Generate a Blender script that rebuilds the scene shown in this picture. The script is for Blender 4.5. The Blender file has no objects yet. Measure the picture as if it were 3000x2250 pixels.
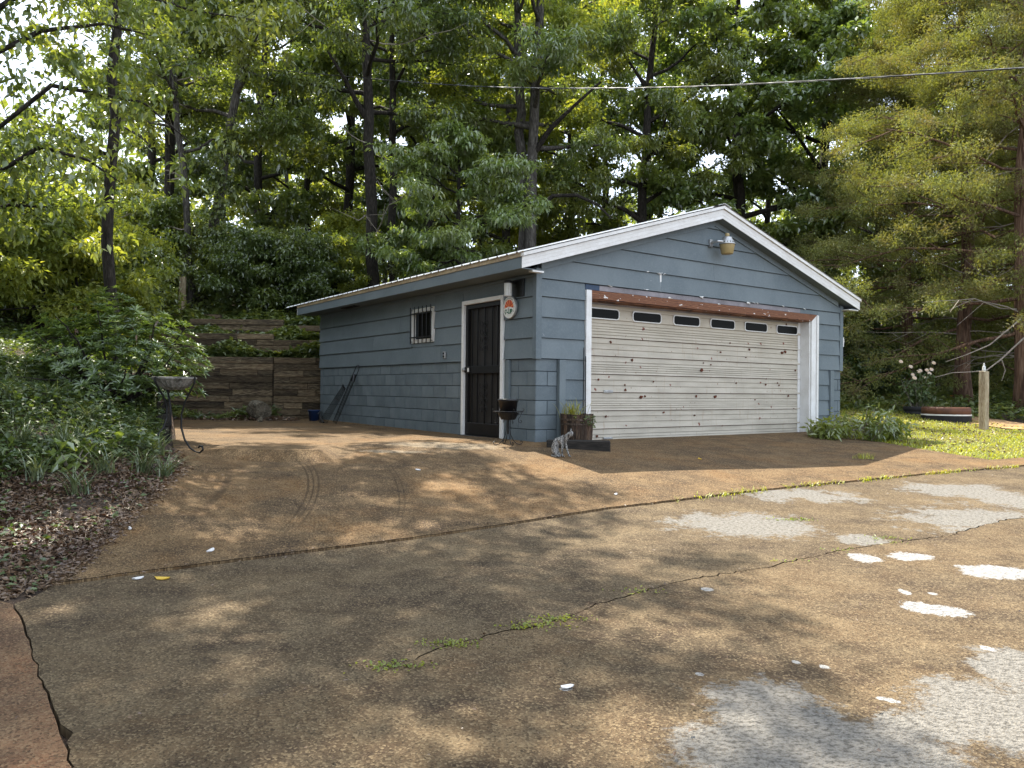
import bpy, bmesh, math, random
import numpy as np
from mathutils import Vector, Matrix
from mathutils.geometry import delaunay_2d_cdt

# ------------------------------------------------------------------ camera, sky, sun
SC = bpy.context.scene
COL = SC.collection
F_PX, PITCH, ROLL, CAM_H = 2250.0, 0.0083, 0.0103, 1.5
cam_d = bpy.data.cameras.new('camera')
cam_d.sensor_width = 36.0
cam_d.lens = 36.0 * F_PX / 3000.0
cam_d.clip_start = 0.05
cam_d.clip_end = 600
cam = bpy.data.objects.new('camera', cam_d)
COL.objects.link(cam)
cam.matrix_world = Matrix.Translation((0, 0, CAM_H)) @ Matrix.Rotation(math.pi / 2 + PITCH, 4, 'X') @ Matrix.Rotation(ROLL, 4, 'Z')
SC.camera = cam
SUN_AZ = math.atan2(-0.52, 0.854)      # direction towards the sun (x east of +Y)
SUN_EL = math.radians(58)
world = bpy.data.worlds.new('World')
SC.world = world
world.use_nodes = True
wn, wl = world.node_tree.nodes, world.node_tree.links
wn.clear()
sky = wn.new('ShaderNodeTexSky')
sky.sky_type = 'NISHITA'
sky.sun_disc = False
sky.sun_elevation = SUN_EL
sky.sun_rotation = SUN_AZ
sky.dust_density = 2.0
tcw = wn.new('ShaderNodeTexCoord')
nzw = wn.new('ShaderNodeTexNoise'); nzw.inputs['Scale'].default_value = 2.6; nzw.inputs['Detail'].default_value = 5
rmp = wn.new('ShaderNodeMapRange'); rmp.inputs['From Min'].default_value = 0.30; rmp.inputs['From Max'].default_value = 0.62
rmp.inputs['To Min'].default_value = 0.45; rmp.inputs['To Max'].default_value = 1.0
mxw = wn.new('ShaderNodeMix'); mxw.data_type = 'RGBA'
mxw.inputs['B'].default_value = (8.0, 9.0, 10.6, 1)
bgw = wn.new('ShaderNodeBackground'); bgw.inputs['Strength'].default_value = 0.10
wo = wn.new('ShaderNodeOutputWorld')
wl.new(tcw.outputs['Generated'], nzw.inputs['Vector']); wl.new(nzw.outputs['Fac'], rmp.inputs['Value'])
wl.new(rmp.outputs['Result'], mxw.inputs['Factor']); wl.new(sky.outputs['Color'], mxw.inputs['A'])
wl.new(mxw.outputs['Result'], bgw.inputs['Color']); wl.new(bgw.outputs[0], wo.inputs['Surface'])
sun_d = bpy.data.lights.new('sun', 'SUN')
sun_d.energy = 5.0
sun_d.angle = math.radians(0.5)
sun_d.color = (1.0, 0.94, 0.82)
sun = bpy.data.objects.new('sun', sun_d)
COL.objects.link(sun)
sdir = Vector((math.sin(SUN_AZ) * math.cos(SUN_EL), math.cos(SUN_AZ) * math.cos(SUN_EL), math.sin(SUN_EL)))
sun.rotation_euler = sdir.to_track_quat('Z', 'Y').to_euler()
sun.location = (0, 0, 40)
SC.view_settings.view_transform = 'Standard'
SC.view_settings.look = 'None'
SC.view_settings.exposure = 1.45
SC.view_settings.gamma = 1.0
SC.cycles.max_bounces = 8
SC.cycles.diffuse_bounces = 3
SC.cycles.transmission_bounces = 4
SC.cycles.transparent_max_bounces = 4
SC.cycles.use_denoising = True

rng = np.random.default_rng(11)
random.seed(5)
PI = math.pi

# ------------------------------------------------------------------ measuring helpers (photo pixel -> place)
_c, _s, _cr, _sr = math.cos(PITCH), math.sin(PITCH), math.cos(ROLL), math.sin(ROLL)
def ray(px, py):
    X, Y = px - 1500, 1125 - py
    a, b = X * _cr - Y * _sr, X * _sr + Y * _cr
    x, d, u = a / F_PX, 1.0, b / F_PX
    return np.array([x, _c * d - _s * u, _s * d + _c * u])
def at(px, py, D):
    d = ray(px, py)
    return d * (D / d[1]) + np.array([0, 0, CAM_H])

GX, GY, GZ, YAW, GW, GL = .3219, 10.4232, CAM_H - .7354, .6174, 7.282, 7.794
_cy, _sy = math.cos(YAW), math.sin(YAW)
def g2w(u, v, z=0.0):
    return (GX + u * _cy - v * _sy, GY + u * _sy + v * _cy, GZ + z)

# ------------------------------------------------------------------ lie of the land
cp = []
for x in (-6, -3, 0, 3, 6, 10):
    for y in (-4, 1, 4): cp.append((x, y, .05 * y))
for x, y in ((-2.9, 4.9), (-1.5, 5.8), (0, 6.5), (1.6, 7.3), (3.4, 8.5), (5.2, 9.5), (7, 10.4), (11, 9), (9, 12)): cp.append((x, y, .05 * y))
for v in (0, 1.5, 3, 5, 7.8):
    cp.append(g2w(-.3, v, .0)); cp.append(g2w(2, v, .0))
for u in (0, 1.8, 3.6, 5.4, 7.2): cp.append(g2w(u, -.3, -.015)); cp.append(g2w(u, 4, 0))
for x, y in ((-3.6, 8.9), (-3.2, 9.8), (-2, 9.6), (-1, 9.9), (-4.2, 11), (-5, 13), (-3, 13), (-6, 15), (-6.8, 17), (-4.5, 17)): cp.append((x, y, .765))
cp += [(-3.2, 7.3, .62), (-2, 8, .60), (-.2, 8.6, .62), (1.6, 9, .58), (4, 11, .60), (5.5, 11.6, .60)]
cp += [(6.4, 12, .62), (6.2, 13.4, .68), (6.9, 14.6, .74), (8.3, 14, .72), (9.7, 16, .80), (10.6, 18, .90), (7.5, 17, .95), (9.5, 21.5, 1.12),
       (10, 22, 1.15), (8, 25, 1.40), (13.5, 20, 1.06), (13.5, 23, 1.25), (12, 14, .72), (18, 16, .8), (18, 24, 1.3), (14, 35, 2.4), (4, 24, 1.4), (20, 45, 3.5)]
cp += [(-3.45, 6.9, .66), (-4.3, 6.5, .62), (-3.2, 5, .30), (-4.6, 5, .34), (-4.2, 7.6, .95), (-5, 7.5, 1.12), (-5.2, 9, 1.5), (-4.6, 9.6, 1.35), (-7, 9, 1.75), (-6.5, 11.5, 1.8),
       (-7, 6, 1.0), (-9, 8, 1.9), (-12, 8, 2.2), (-8.5, 13, 2.3), (-9, 17, 2.9), (-13, 14, 3.2), (-15, 20, 4.0), (-9, 24, 4.3), (-5, 24, 4.1), (-1, 23, 3.0), (-5, 30, 5.0),
       (-15, 30, 5.5), (-28, 25, 5.5), (-20, 45, 7.5), (0, 42, 5.5), (0, 32, 4.4), (-30, 5, 2.5), (-12, 2, .6), (-30, -10, 0)]
cp += [(-120, 150, 20), (0, 150, 20), (120, 150, 18), (120, 0, 2), (-120, 0, 6), (0, -80, -3), (120, -80, -3), (-120, -80, -1), (40, 60, 5), (-40, 60, 10), (40, 10, 1.2), (25, -5, 0)]
CP = np.array(cp, float)
def _phi(r2): return np.where(r2 > 0, r2 * np.log(np.maximum(r2, 1e-12)), 0)
_n = len(CP)
_A = np.zeros((_n + 3, _n + 3))
_A[:_n, :_n] = _phi(((CP[:, None, :2] - CP[None, :, :2]) ** 2).sum(-1)) + np.eye(_n) * .15
_A[:_n, _n] = 1; _A[:_n, _n + 1:] = CP[:, :2]; _A[_n, :_n] = 1; _A[_n + 1:, :_n] = CP[:, :2].T
_w = np.linalg.solve(_A, np.concatenate([CP[:, 2], np.zeros(3)]))
WALL1, WALL2, WALL3 = 17.35, 18.45, 19.55          # the three terraces
def smooth(a, b, x):
    t = np.clip((x - a) / (b - a), 0, 1); return t * t * (3 - 2 * t)
def side_line(y): return -3.87 - (y - 8.75) * .445   # line of the stepped timbers left of the pad
def G(x, y, raw=False):
    x = np.atleast_1d(np.asarray(x, float)); y = np.atleast_1d(np.asarray(y, float))
    out = np.empty(len(x))
    for i in range(0, len(x), 20000):
        xx, yy = x[i:i + 20000], y[i:i + 20000]
        r2 = (xx[:, None] - CP[None, :, 0]) ** 2 + (yy[:, None] - CP[None, :, 1]) ** 2
        out[i:i + 20000] = _phi(r2) @ _w[:_n] + _w[_n] + _w[_n + 1] * xx + _w[_n + 2] * yy
    if raw: return out
    # terraces
    step = np.where(y < WALL1 + .10, .80, np.where(y < WALL2 + .06, 2.13, np.where(y < WALL3 + .06, 2.56, 3.0 + (y - WALL3) * .27)))
    m = smooth(-10.5, -8.4, x) * (1 - smooth(-2.2, -1.2, x)) * (1 - smooth(23, 26, y)) * (y > 16.6)
    out = out * (1 - m) + step * m
    # bank left of the pad is held up by the timbers
    sl = side_line(y)
    inside = (x > sl - .12) & (x < -2.2) & (y > 8.6) & (y < WALL1 + .06)
    out = np.where(inside, np.where(y < 16.5, .765, np.minimum(out, .80)), out)
    bank = (x <= sl - .12) & (x > sl - 1.8) & (y > 8.7) & (y < WALL1)
    tgt = np.minimum(.84 + (y - 8.75) * .46, 1.85)
    w = 1 - smooth(0.3, 1.8, sl - x)
    out = np.where(bank, out * (1 - w) + tgt * w, out)
    return out
def G1(x, y): return float(G([x], [y])[0])
def ground(px, py):
    d = ray(px, py); t0, t1 = 1.5, 80.0
    ts = np.concatenate([np.arange(1.5, 30, .05), np.arange(30, 80, .5)])
    P = d[None, :] * ts[:, None]; z = P[:, 2] + CAM_H - G(P[:, 0], P[:, 1])
    k = np.argmax(z < 0) if (z < 0).any() else len(ts) - 1
    a, b = ts[max(k - 1, 0)], ts[k]
    za, zb = z[max(k - 1, 0)], z[k]
    t = a + (b - a) * (za / (za - zb + 1e-9)) if zb < 0 else b
    p = d * t
    return np.array([p[0], p[1]])

# ------------------------------------------------------------------ object helpers
def link(o, parent=None):
    COL.objects.link(o)
    if parent is not None: o.parent = parent
    return o
def tag(o, label=None, cat=None, group=None, kind=None):
    if label: o['label'] = label
    if cat: o['category'] = cat
    if group: o['group'] = group
    if kind: o['kind'] = kind
    return o
def empty(name, loc=(0, 0, 0), rz=0.0):
    o = bpy.data.objects.new(name, None); o.location = loc; o.rotation_euler = (0, 0, rz); o.empty_display_size = .2
    return link(o)
def mesh_np(name, V, Fc, mat, parent=None, attrs=None, smooth_=False, mats=None, midx=None):
    V = np.ascontiguousarray(V, dtype=np.float32)
    me = bpy.data.meshes.new(name)
    me.vertices.add(len(V)); me.vertices.foreach_set('co', V.ravel())
    if isinstance(Fc, np.ndarray):
        k = Fc.shape[1]; n = len(Fc)
        me.loops.add(n * k); me.polygons.add(n)
        me.loops.foreach_set('vertex_index', Fc.astype(np.int32).ravel())
        me.polygons.foreach_set('loop_start', np.arange(0, n * k, k, dtype=np.int32))
    else:
        n = len(Fc); tot = sum(len(f) for f in Fc)
        me.loops.add(tot); me.polygons.add(n)
        me.loops.foreach_set('vertex_index', np.array([i for f in Fc for i in f], dtype=np.int32))
        st = np.cumsum([0] + [len(f) for f in Fc[:-1]]).astype(np.int32)
        me.polygons.foreach_set('loop_start', st)
    if mats:
        for m in mats: me.materials.append(m)
        me.polygons.foreach_set('material_index', np.asarray(midx, dtype=np.int32))
    elif mat: me.materials.append(mat)
    me.polygons.foreach_set('use_smooth', np.full(n, bool(smooth_)))
    if attrs:
        for k_, a in attrs.items():
            at_ = me.attributes.new(k_, 'FLOAT', 'FACE'); at_.data.foreach_set('value', np.asarray(a, dtype=np.float32))
    me.update(calc_edges=True)
    o = bpy.data.objects.new(name, me)
    return link(o, parent)

class MB:
    """collects shapes into one mesh"""
    def __init__(self): self.v = []; self.f = []; self.m = []
    def add(self, vs, fs, mi=0):
        b = len(self.v); self.v += [tuple(map(float, p)) for p in vs]
        self.f += [tuple(i + b for i in f) for f in fs]; self.m += [mi] * len(fs); return self
    def box(self, lo, hi, mi=0, M=None, bev=0.0):
        x0, y0, z0 = lo; x1, y1, z1 = hi
        vs = [Vector(p) for p in ((x0, y0, z0), (x1, y0, z0), (x1, y1, z0), (x0, y1, z0), (x0, y0, z1), (x1, y0, z1), (x1, y1, z1), (x0, y1, z1))]
        if M is not None: vs = [M @ p for p in vs]
        fs = [(0, 3, 2, 1), (4, 5, 6, 7), (0, 1, 5, 4), (1, 2, 6, 5), (2, 3, 7, 6), (3, 0, 4, 7)]
        return self.add(vs, fs, mi)
    def tube(self, pts, rad, n=6, mi=0, cap=True):
        pts = [Vector(p) for p in pts]; k = len(pts)
        if not hasattr(rad, '__len__'): rad = [rad] * k
        vs = []; fs = []; ref = None
        for i, p in enumerate(pts):
            t = (pts[min(i + 1, k - 1)] - pts[max(i - 1, 0)]).normalized()
            if ref is None: ref = t.orthogonal().normalized()
            ref = (ref - t * ref.dot(t))
            ref = ref.normalized() if ref.length > 1e-6 else t.orthogonal().normalized()
            b = t.cross(ref)
            for j in range(n):
                a = 2 * PI * j / n
                vs.append(p + (ref * math.cos(a) + b * math.sin(a)) * rad[i])
        for i in range(k - 1):
            for j in range(n):
                a = i * n + j; b_ = i * n + (j + 1) % n
                fs.append((a, b_, b_ + n, a + n))
        if cap: fs.append(tuple(range(n))[::-1]); fs.append(tuple(range((k - 1) * n, k * n)))
        return self.add(vs, fs, mi)
    def lathe(self, prof, n=24, c=(0, 0, 0), mi=0, M=None, capb=True, capt=False):
        vs = []; fs = []
        for r, z in prof:
            for j in range(n):
                a = 2 * PI * j / n; p = Vector((c[0] + r * math.cos(a), c[1] + r * math.sin(a), c[2] + z))
                vs.append(M @ p if M is not None else p)
        for i in range(len(prof) - 1):
            for j in range(n): fs.append((i * n + j, i * n + (j + 1) % n, (i + 1) * n + (j + 1) % n, (i + 1) * n + j))
        if capb: fs.append(tuple(range(n))[::-1])
        if capt: fs.append(tuple(range((len(prof) - 1) * n, len(prof) * n)))
        return self.add(vs, fs, mi)
    def build(self, name, mat, parent=None, smooth_=False, bevel=0, mats=None, seg=1):
        o = mesh_np(name, np.array(self.v), self.f, mat, parent, smooth_=smooth_, mats=mats, midx=self.m if mats else None)
        if bevel:
            b = o.modifiers.new('edge', 'BEVEL'); b.width = bevel; b.segments = seg; b.limit_method = 'ANGLE'; b.angle_limit = math.radians(40)
        return o

# ------------------------------------------------------------------ materials
def newmat(name):
    m = bpy.data.materials.new(name); m.use_nodes = True; m.node_tree.nodes.clear()
    return m, m.node_tree.nodes, m.node_tree.links
def _tex(n, l, kind, scale, coord, detail=4, rough=.55, sc3=None):
    t = n.new('ShaderNodeTexNoise' if kind == 'noise' else 'ShaderNodeTexVoronoi')
    t.inputs['Scale'].default_value = scale
    if kind == 'noise': t.inputs['Detail'].default_value = detail; t.inputs['Roughness'].default_value = rough
    if sc3:
        mp = n.new('ShaderNodeMapping'); mp.inputs['Scale'].default_value = sc3; l.new(coord, mp.inputs['Vector']); l.new(mp.outputs[0], t.inputs['Vector'])
    else: l.new(coord, t.inputs['Vector'])
    return t
def _ramp(n, l, fac, a, b, lo=0.0, hi=1.0):
    r = n.new('ShaderNodeMapRange'); r.inputs['From Min'].default_value = a; r.inputs['From Max'].default_value = b
    r.inputs['To Min'].default_value = lo; r.inputs['To Max'].default_value = hi; l.new(fac, r.inputs['Value']); return r.outputs['Result']
def _mix(n, l, fac, A, B, mode='MIX'):
    m = n.new('ShaderNodeMix'); m.data_type = 'RGBA'; m.blend_type = mode
    for s_, v in (('A', A), ('B', B)):
        if isinstance(v, tuple): m.inputs[s_].default_value = (*v[:3], 1)
        else: l.new(v, m.inputs[s_])
    if isinstance(fac, (int, float)): m.inputs['Factor'].default_value = fac
    else: l.new(fac, m.inputs['Factor'])
    return m.outputs['Result']
def surf(name, base, dark=None, light=None, scale=3.0, fine=60.0, rough=.8, bump=.3, bscale=None, sc3=None, spots=None, metal=0.0, spec=.3, world_=False, amt=.6, bdist=.01, vary=0):
    """painted / wooden / stone surface: large mottling, fine grain, optional spots"""
    m, n, l = newmat(name)
    tc = n.new('ShaderNodeTexCoord')
    if world_:
        ge = n.new('ShaderNodeNewGeometry'); co = ge.outputs['Position']
    else:
        oi = n.new('ShaderNodeObjectInfo'); va = n.new('ShaderNodeVectorMath'); va.operation = 'MULTIPLY_ADD'
        cb = n.new('ShaderNodeCombineXYZ'); l.new(oi.outputs['Random'], cb.inputs[0]); l.new(oi.outputs['Random'], cb.inputs[1]); l.new(oi.outputs['Random'], cb.inputs[2])
        l.new(cb.outputs[0], va.inputs[0]); va.inputs[1].default_value = (37, 53, 71); l.new(tc.outputs['Object'], va.inputs[2]); co = va.outputs[0]
    dark = dark or tuple(c * .6 for c in base); light = light or tuple(min(1, c * 1.3) for c in base)
    n1 = _tex(n, l, 'noise', scale, co, 6, .6, sc3); n2 = _tex(n, l, 'noise', fine, co, 3, .6, sc3)
    c = _mix(n, l, _ramp(n, l, n1.outputs['Fac'], .35, .62), base, dark)
    c = _mix(n, l, _ramp(n, l, n2.outputs['Fac'], .45, .75, 0, amt), c, light)
    if spots:
        scol, sscale, thr = spots
        v = _tex(n, l, 'noise', sscale, co, 4, .65)
        c = _mix(n, l, _ramp(n, l, v.outputs['Fac'], thr, thr + .03), c, scol)
    if vary and not world_:
        vm = n.new('ShaderNodeVectorMath'); vm.operation = 'SCALE'; l.new(c, vm.inputs[0]); l.new(_ramp(n, l, oi.outputs['Random'], 0, 1, 1 - vary, 1 + vary), vm.inputs['Scale']); c = vm.outputs[0]
    b = n.new('ShaderNodeBsdfPrincipled'); b.inputs['Roughness'].default_value = rough; b.inputs['Metallic'].default_value = metal
    b.inputs['Specular IOR Level'].default_value = spec
    l.new(c, b.inputs['Base Color'])
    if bump:
        bp = n.new('ShaderNodeBump'); bp.inputs['Strength'].default_value = bump; bp.inputs['Distance'].default_value = bdist
        nb = _tex(n, l, 'noise', bscale or fine, co, 4, .6, sc3); l.new(nb.outputs['Fac'], bp.inputs['Height']); l.new(bp.outputs[0], b.inputs['Normal'])
    o = n.new('ShaderNodeOutputMaterial'); l.new(b.outputs[0], o.inputs['Surface'])
    return m
def plain(name, col, rough=.5, metal=0.0, spec=.4, trans=0.0, emit=0):
    m, n, l = newmat(name)
    b = n.new('ShaderNodeBsdfPrincipled'); b.inputs['Base Color'].default_value = (*col, 1); b.inputs['Roughness'].default_value = rough
    b.inputs['Metallic'].default_value = metal; b.inputs['Specular IOR Level'].default_value = spec
    tc = n.new('ShaderNodeTexCoord'); nz = _tex(n, l, 'noise', 14, tc.outputs['Object'], 5, .6)
    c = _mix(n, l, _ramp(n, l, nz.outputs['Fac'], .4, .7, 0, .35), tuple(col), tuple(c_ * .6 for c_ in col)); l.new(c, b.inputs['Base Color'])
    o = n.new('ShaderNodeOutputMaterial'); l.new(b.outputs[0], o.inputs['Surface']); return m
def leafmat(name, a, b, c=None, trans=.45, gloss=.07, tint=(1.25, 1.15, .45), nscale=.5, rough=.45):
    """a..b per leaf, drifting to c in large clumps"""
    m, n, l = newmat(name)
    at_ = n.new('ShaderNodeAttribute'); at_.attribute_name = 'rnd'
    ge = n.new('ShaderNodeNewGeometry')
    col = _mix(n, l, at_.outputs['Fac'], a, b)
    if c:
        nz = _tex(n, l, 'noise', nscale, ge.outputs['Position'], 3, .6)
        col = _mix(n, l, _ramp(n, l, nz.outputs['Fac'], .45, .68), col, c)
    d = n.new('ShaderNodeBsdfDiffuse'); l.new(col, d.inputs['Color'])
    t = n.new('ShaderNodeBsdfTranslucent'); tcn = _mix(n, l, 1.0, col, tint, 'MULTIPLY'); l.new(tcn, t.inputs['Color'])
    mx = n.new('ShaderNodeMixShader'); mx.inputs[0].default_value = trans; l.new(d.outputs[0], mx.inputs[1]); l.new(t.outputs[0], mx.inputs[2])
    g = n.new('ShaderNodeBsdfGlossy'); g.inputs['Roughness'].default_value = rough; g.inputs['Color'].default_value = (1, 1, 1, 1)
    m2 = n.new('ShaderNodeMixShader'); m2.inputs[0].default_value = gloss; l.new(mx.outputs[0], m2.inputs[1]); l.new(g.outputs[0], m2.inputs[2])
    o = n.new('ShaderNodeOutputMaterial'); l.new(m2.outputs[0], o.inputs['Surface'])
    return m

M = {}
M['paint'] = surf('slate_blue_paint', (.148, .176, .186), (.108, .134, .146), (.19, .22, .235), scale=1.1, fine=38, rough=.62, bump=.12, bscale=130, amt=.35, spots=((.42, .43, .45), 7.0, .735))
M['block'] = surf('painted_block', (.148, .176, .186), (.104, .128, .14), (.185, .215, .23), scale=2.2, fine=70, rough=.75, bump=.7, bscale=90, amt=.4, bdist=.006, vary=.07)
M['mortar'] = surf('painted_mortar', (.055, .07, .085), scale=5, fine=50, bump=.3)
M['primer'] = surf('bare_pinkish_primer', (.27, .25, .26), scale=3, fine=60, bump=.1, amt=.3)
M['dkpaint'] = surf('dark_blue_paint', (.05, .075, .12), scale=3, fine=60, bump=.1)
M['white'] = surf('white_trim_paint', (.72, .71, .68), (.62, .60, .56), (.78, .77, .75), scale=4, fine=40, rough=.5, bump=.06, amt=.4)
M['doorm'] = None
M['tan'] = surf('tan_drip_edge', (.40, .30, .17), (.22, .15, .08), scale=3, fine=30, rough=.5, bump=.05)
M['roof'] = surf('galvanised_roof', (.62, .62, .60), (.45, .44, .42), scale=2, fine=30, rough=.35, metal=.3, bump=.05)
M['black'] = surf('black_iron', (.007, .007, .007), (.005, .005, .005), (.018, .017, .015), scale=6, fine=60, rough=.45, bump=.1)
M['blackpl'] = plain('black_plastic', (.007, .007, .008), .3)
M['dark'] = plain('dark_interior', (.012, .010, .009), .9)
M['mesh'] = surf('brown_security_mesh', (.022, .019, .016), (.014, .012, .010), (.05, .045, .04), scale=2, fine=300, rough=.6, bump=.2)
M['glass'] = plain('dark_glass', (.006, .006, .005), .35, spec=.07)
M['glass2'] = plain('ribbed_lamp_glass', (.62, .62, .58), .2, spec=.6)
M['alu'] = surf('weathered_aluminium', (.5, .5, .49), (.3, .3, .29), scale=10, fine=60, rough=.4, metal=.7, bump=.05)
M['amber'] = plain('yellowed_lens', (.36, .27, .12), .4)
M['timber'] = surf('old_railroad_timber', (.125, .082, .046), (.035, .024, .016), (.33, .26, .16), scale=3.2, fine=34, rough=.9, bump=.8, bscale=30, sc3=(.22, 1.0, 3.2), amt=.9, bdist=.02, vary=.6)
M['timber2'] = surf('black_timber', (.020, .017, .014), (.010, .009, .008), (.06, .05, .04), scale=4, fine=30, rough=.9, bump=.8, sc3=(.2, 1, 3), amt=.8)
M['stave'] = surf('barrel_stave', (.060, .032, .018), (.022, .014, .010), (.16, .11, .07), scale=5, fine=40, rough=.8, bump=.6, sc3=(3, 3, .3), amt=.8, vary=.5)
M['hoop'] = surf('rusty_hoop', (.07, .045, .03), (.03, .02, .015), (.25, .2, .16), scale=8, fine=50, rough=.6, metal=.4, bump=.2)
M['bark'] = surf('dark_bark', (.024, .019, .015), (.010, .008, .006), (.065, .055, .045), scale=5, fine=16, rough=.95, bump=1.0, bscale=9, sc3=(1.8, 1.8, .45), amt=.8, bdist=.05)
M['barkg'] = surf('grey_bark', (.075, .066, .056), (.028, .024, .020), (.17, .155, .135), scale=5, fine=15, rough=.95, bump=1.0, bscale=9, sc3=(1.8, 1.8, .4), amt=.8, bdist=.05)
M['barkr'] = surf('shaggy_cedar_bark', (.17, .095, .06), (.06, .032, .022), (.33, .22, .15), scale=5, fine=14, rough=.95, bump=1.0, bscale=10, sc3=(2.5, 2.5, .18), amt=.8, bdist=.05)
M['dead'] = surf('pale_dead_wood', (.34, .29, .24), (.2, .17, .14), scale=4, fine=30, rough=.9, bump=.2)
M['soil'] = surf('dark_soil_with_litter', (.050, .034, .024), (.022, .016, .012), (.14, .09, .06), scale=1.6, fine=22, rough=1, bump=1.0, bscale=28, world_=True, amt=.8, bdist=.04)
M['lawn'] = surf('lawn_soil', (.10, .11, .03), (.07, .06, .025), (.16, .16, .05), scale=1.4, fine=25, rough=1, bump=.8, world_=True)
M['lane'] = surf('orange_dirt_lane', (.36, .22, .11), (.22, .12, .06), (.5, .36, .2), scale=1.2, fine=18, rough=1, bump=.5, world_=True)
M['rock'] = surf('mossy_rock', (.17, .14, .10), (.06, .05, .035), (.34, .30, .22), scale=6, fine=26, rough=.95, bump=1.0, bdist=.03)
M['post'] = surf('weathered_pale_post', (.42, .34, .22), (.2, .14, .08), (.6, .52, .38), scale=6, fine=30, rough=.9, bump=.5, sc3=(2.5, 2.5, .35))
M['bluepl'] = plain('blue_plastic', (.015, .04, .12), .35)
M['rubber'] = surf('rubber', (.018, .017, .017), scale=5, fine=40, rough=.8, bump=.3)
M['brownpl'] = surf('brown_planter_rim', (.13, .055, .03), (.07, .03, .02), scale=5, fine=40, rough=.6, bump=.2)
M['concrete'] = surf('stained_birdbath_concrete', (.22, .20, .17), (.06, .055, .045), (.42, .40, .36), scale=7, fine=40, rough=.9, bump=.5)
M['cable'] = surf('aluminium_cable', (.20, .20, .20), (.06, .06, .06), (.42, .42, .42), scale=9, fine=40, rough=.45, metal=.3, bump=0)
M['cableb'] = plain('black_cable', (.018, .018, .018), .5)
M['furw'] = None
# leaves
M['leafA'] = leafmat('leaf_mid_green', (.095, .145, .034), (.20, .255, .060), (.26, .29, .060), gloss=.08, rough=.3, trans=.5)
M['leafY'] = leafmat('leaf_yellow_green', (.21, .265, .055), (.36, .38, .075), (.15, .21, .045), trans=.55, gloss=.03)
M['leafD'] = leafmat('leaf_dark_green', (.068, .110, .030), (.14, .195, .050), (.19, .235, .055), trans=.50, gloss=.08, rough=.3)
M['leafB'] = leafmat('leaf_bright_green', (.11, .18, .050), (.21, .285, .075), (.20, .245, .055), trans=.48, gloss=.10, rough=.3)
M['cedar'] = leafmat('cedar_spray', (.14, .17, .042), (.27, .29, .075), (.20, .175, .07), trans=.42, gloss=.03, rough=.6, nscale=1.3)
M['rhodo'] = leafmat('rhododendron_leaf', (.045, .085, .022), (.15, .215, .05), trans=.35, gloss=.07, rough=.35)
M['ivy'] = leafmat('ground_ivy', (.09, .135, .032), (.22, .25, .06), (.055, .09, .025), trans=.42, gloss=.06, nscale=2.)
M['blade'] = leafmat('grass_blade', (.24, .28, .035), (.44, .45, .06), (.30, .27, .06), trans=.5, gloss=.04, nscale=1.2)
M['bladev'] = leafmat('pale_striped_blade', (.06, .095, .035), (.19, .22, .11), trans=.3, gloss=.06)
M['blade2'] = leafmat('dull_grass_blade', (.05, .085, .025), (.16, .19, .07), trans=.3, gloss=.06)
M['weed'] = leafmat('weed_leaf', (.045, .085, .020), (.12, .165, .04), trans=.40, gloss=.06)
M['litter'] = leafmat('dry_leaf', (.060, .034, .020), (.24, .155, .09), (.09, .05, .03), trans=.12, gloss=.06, tint=(1.2, .8, .5), nscale=1.5)
M['petal'] = leafmat('pale_petal', (.75, .55, .35), (.85, .75, .70), trans=.3)
M['petalo'] = leafmat('orange_petal', (.75, .22, .03), (.85, .35, .06), trans=.3)
M['yleaf'] = leafmat('yellow_fallen_leaf', (.65, .42, .04), (.75, .5, .08), trans=.2)
M['palechip'] = plain('pale_chip', (.62, .60, .58), .8)

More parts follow.
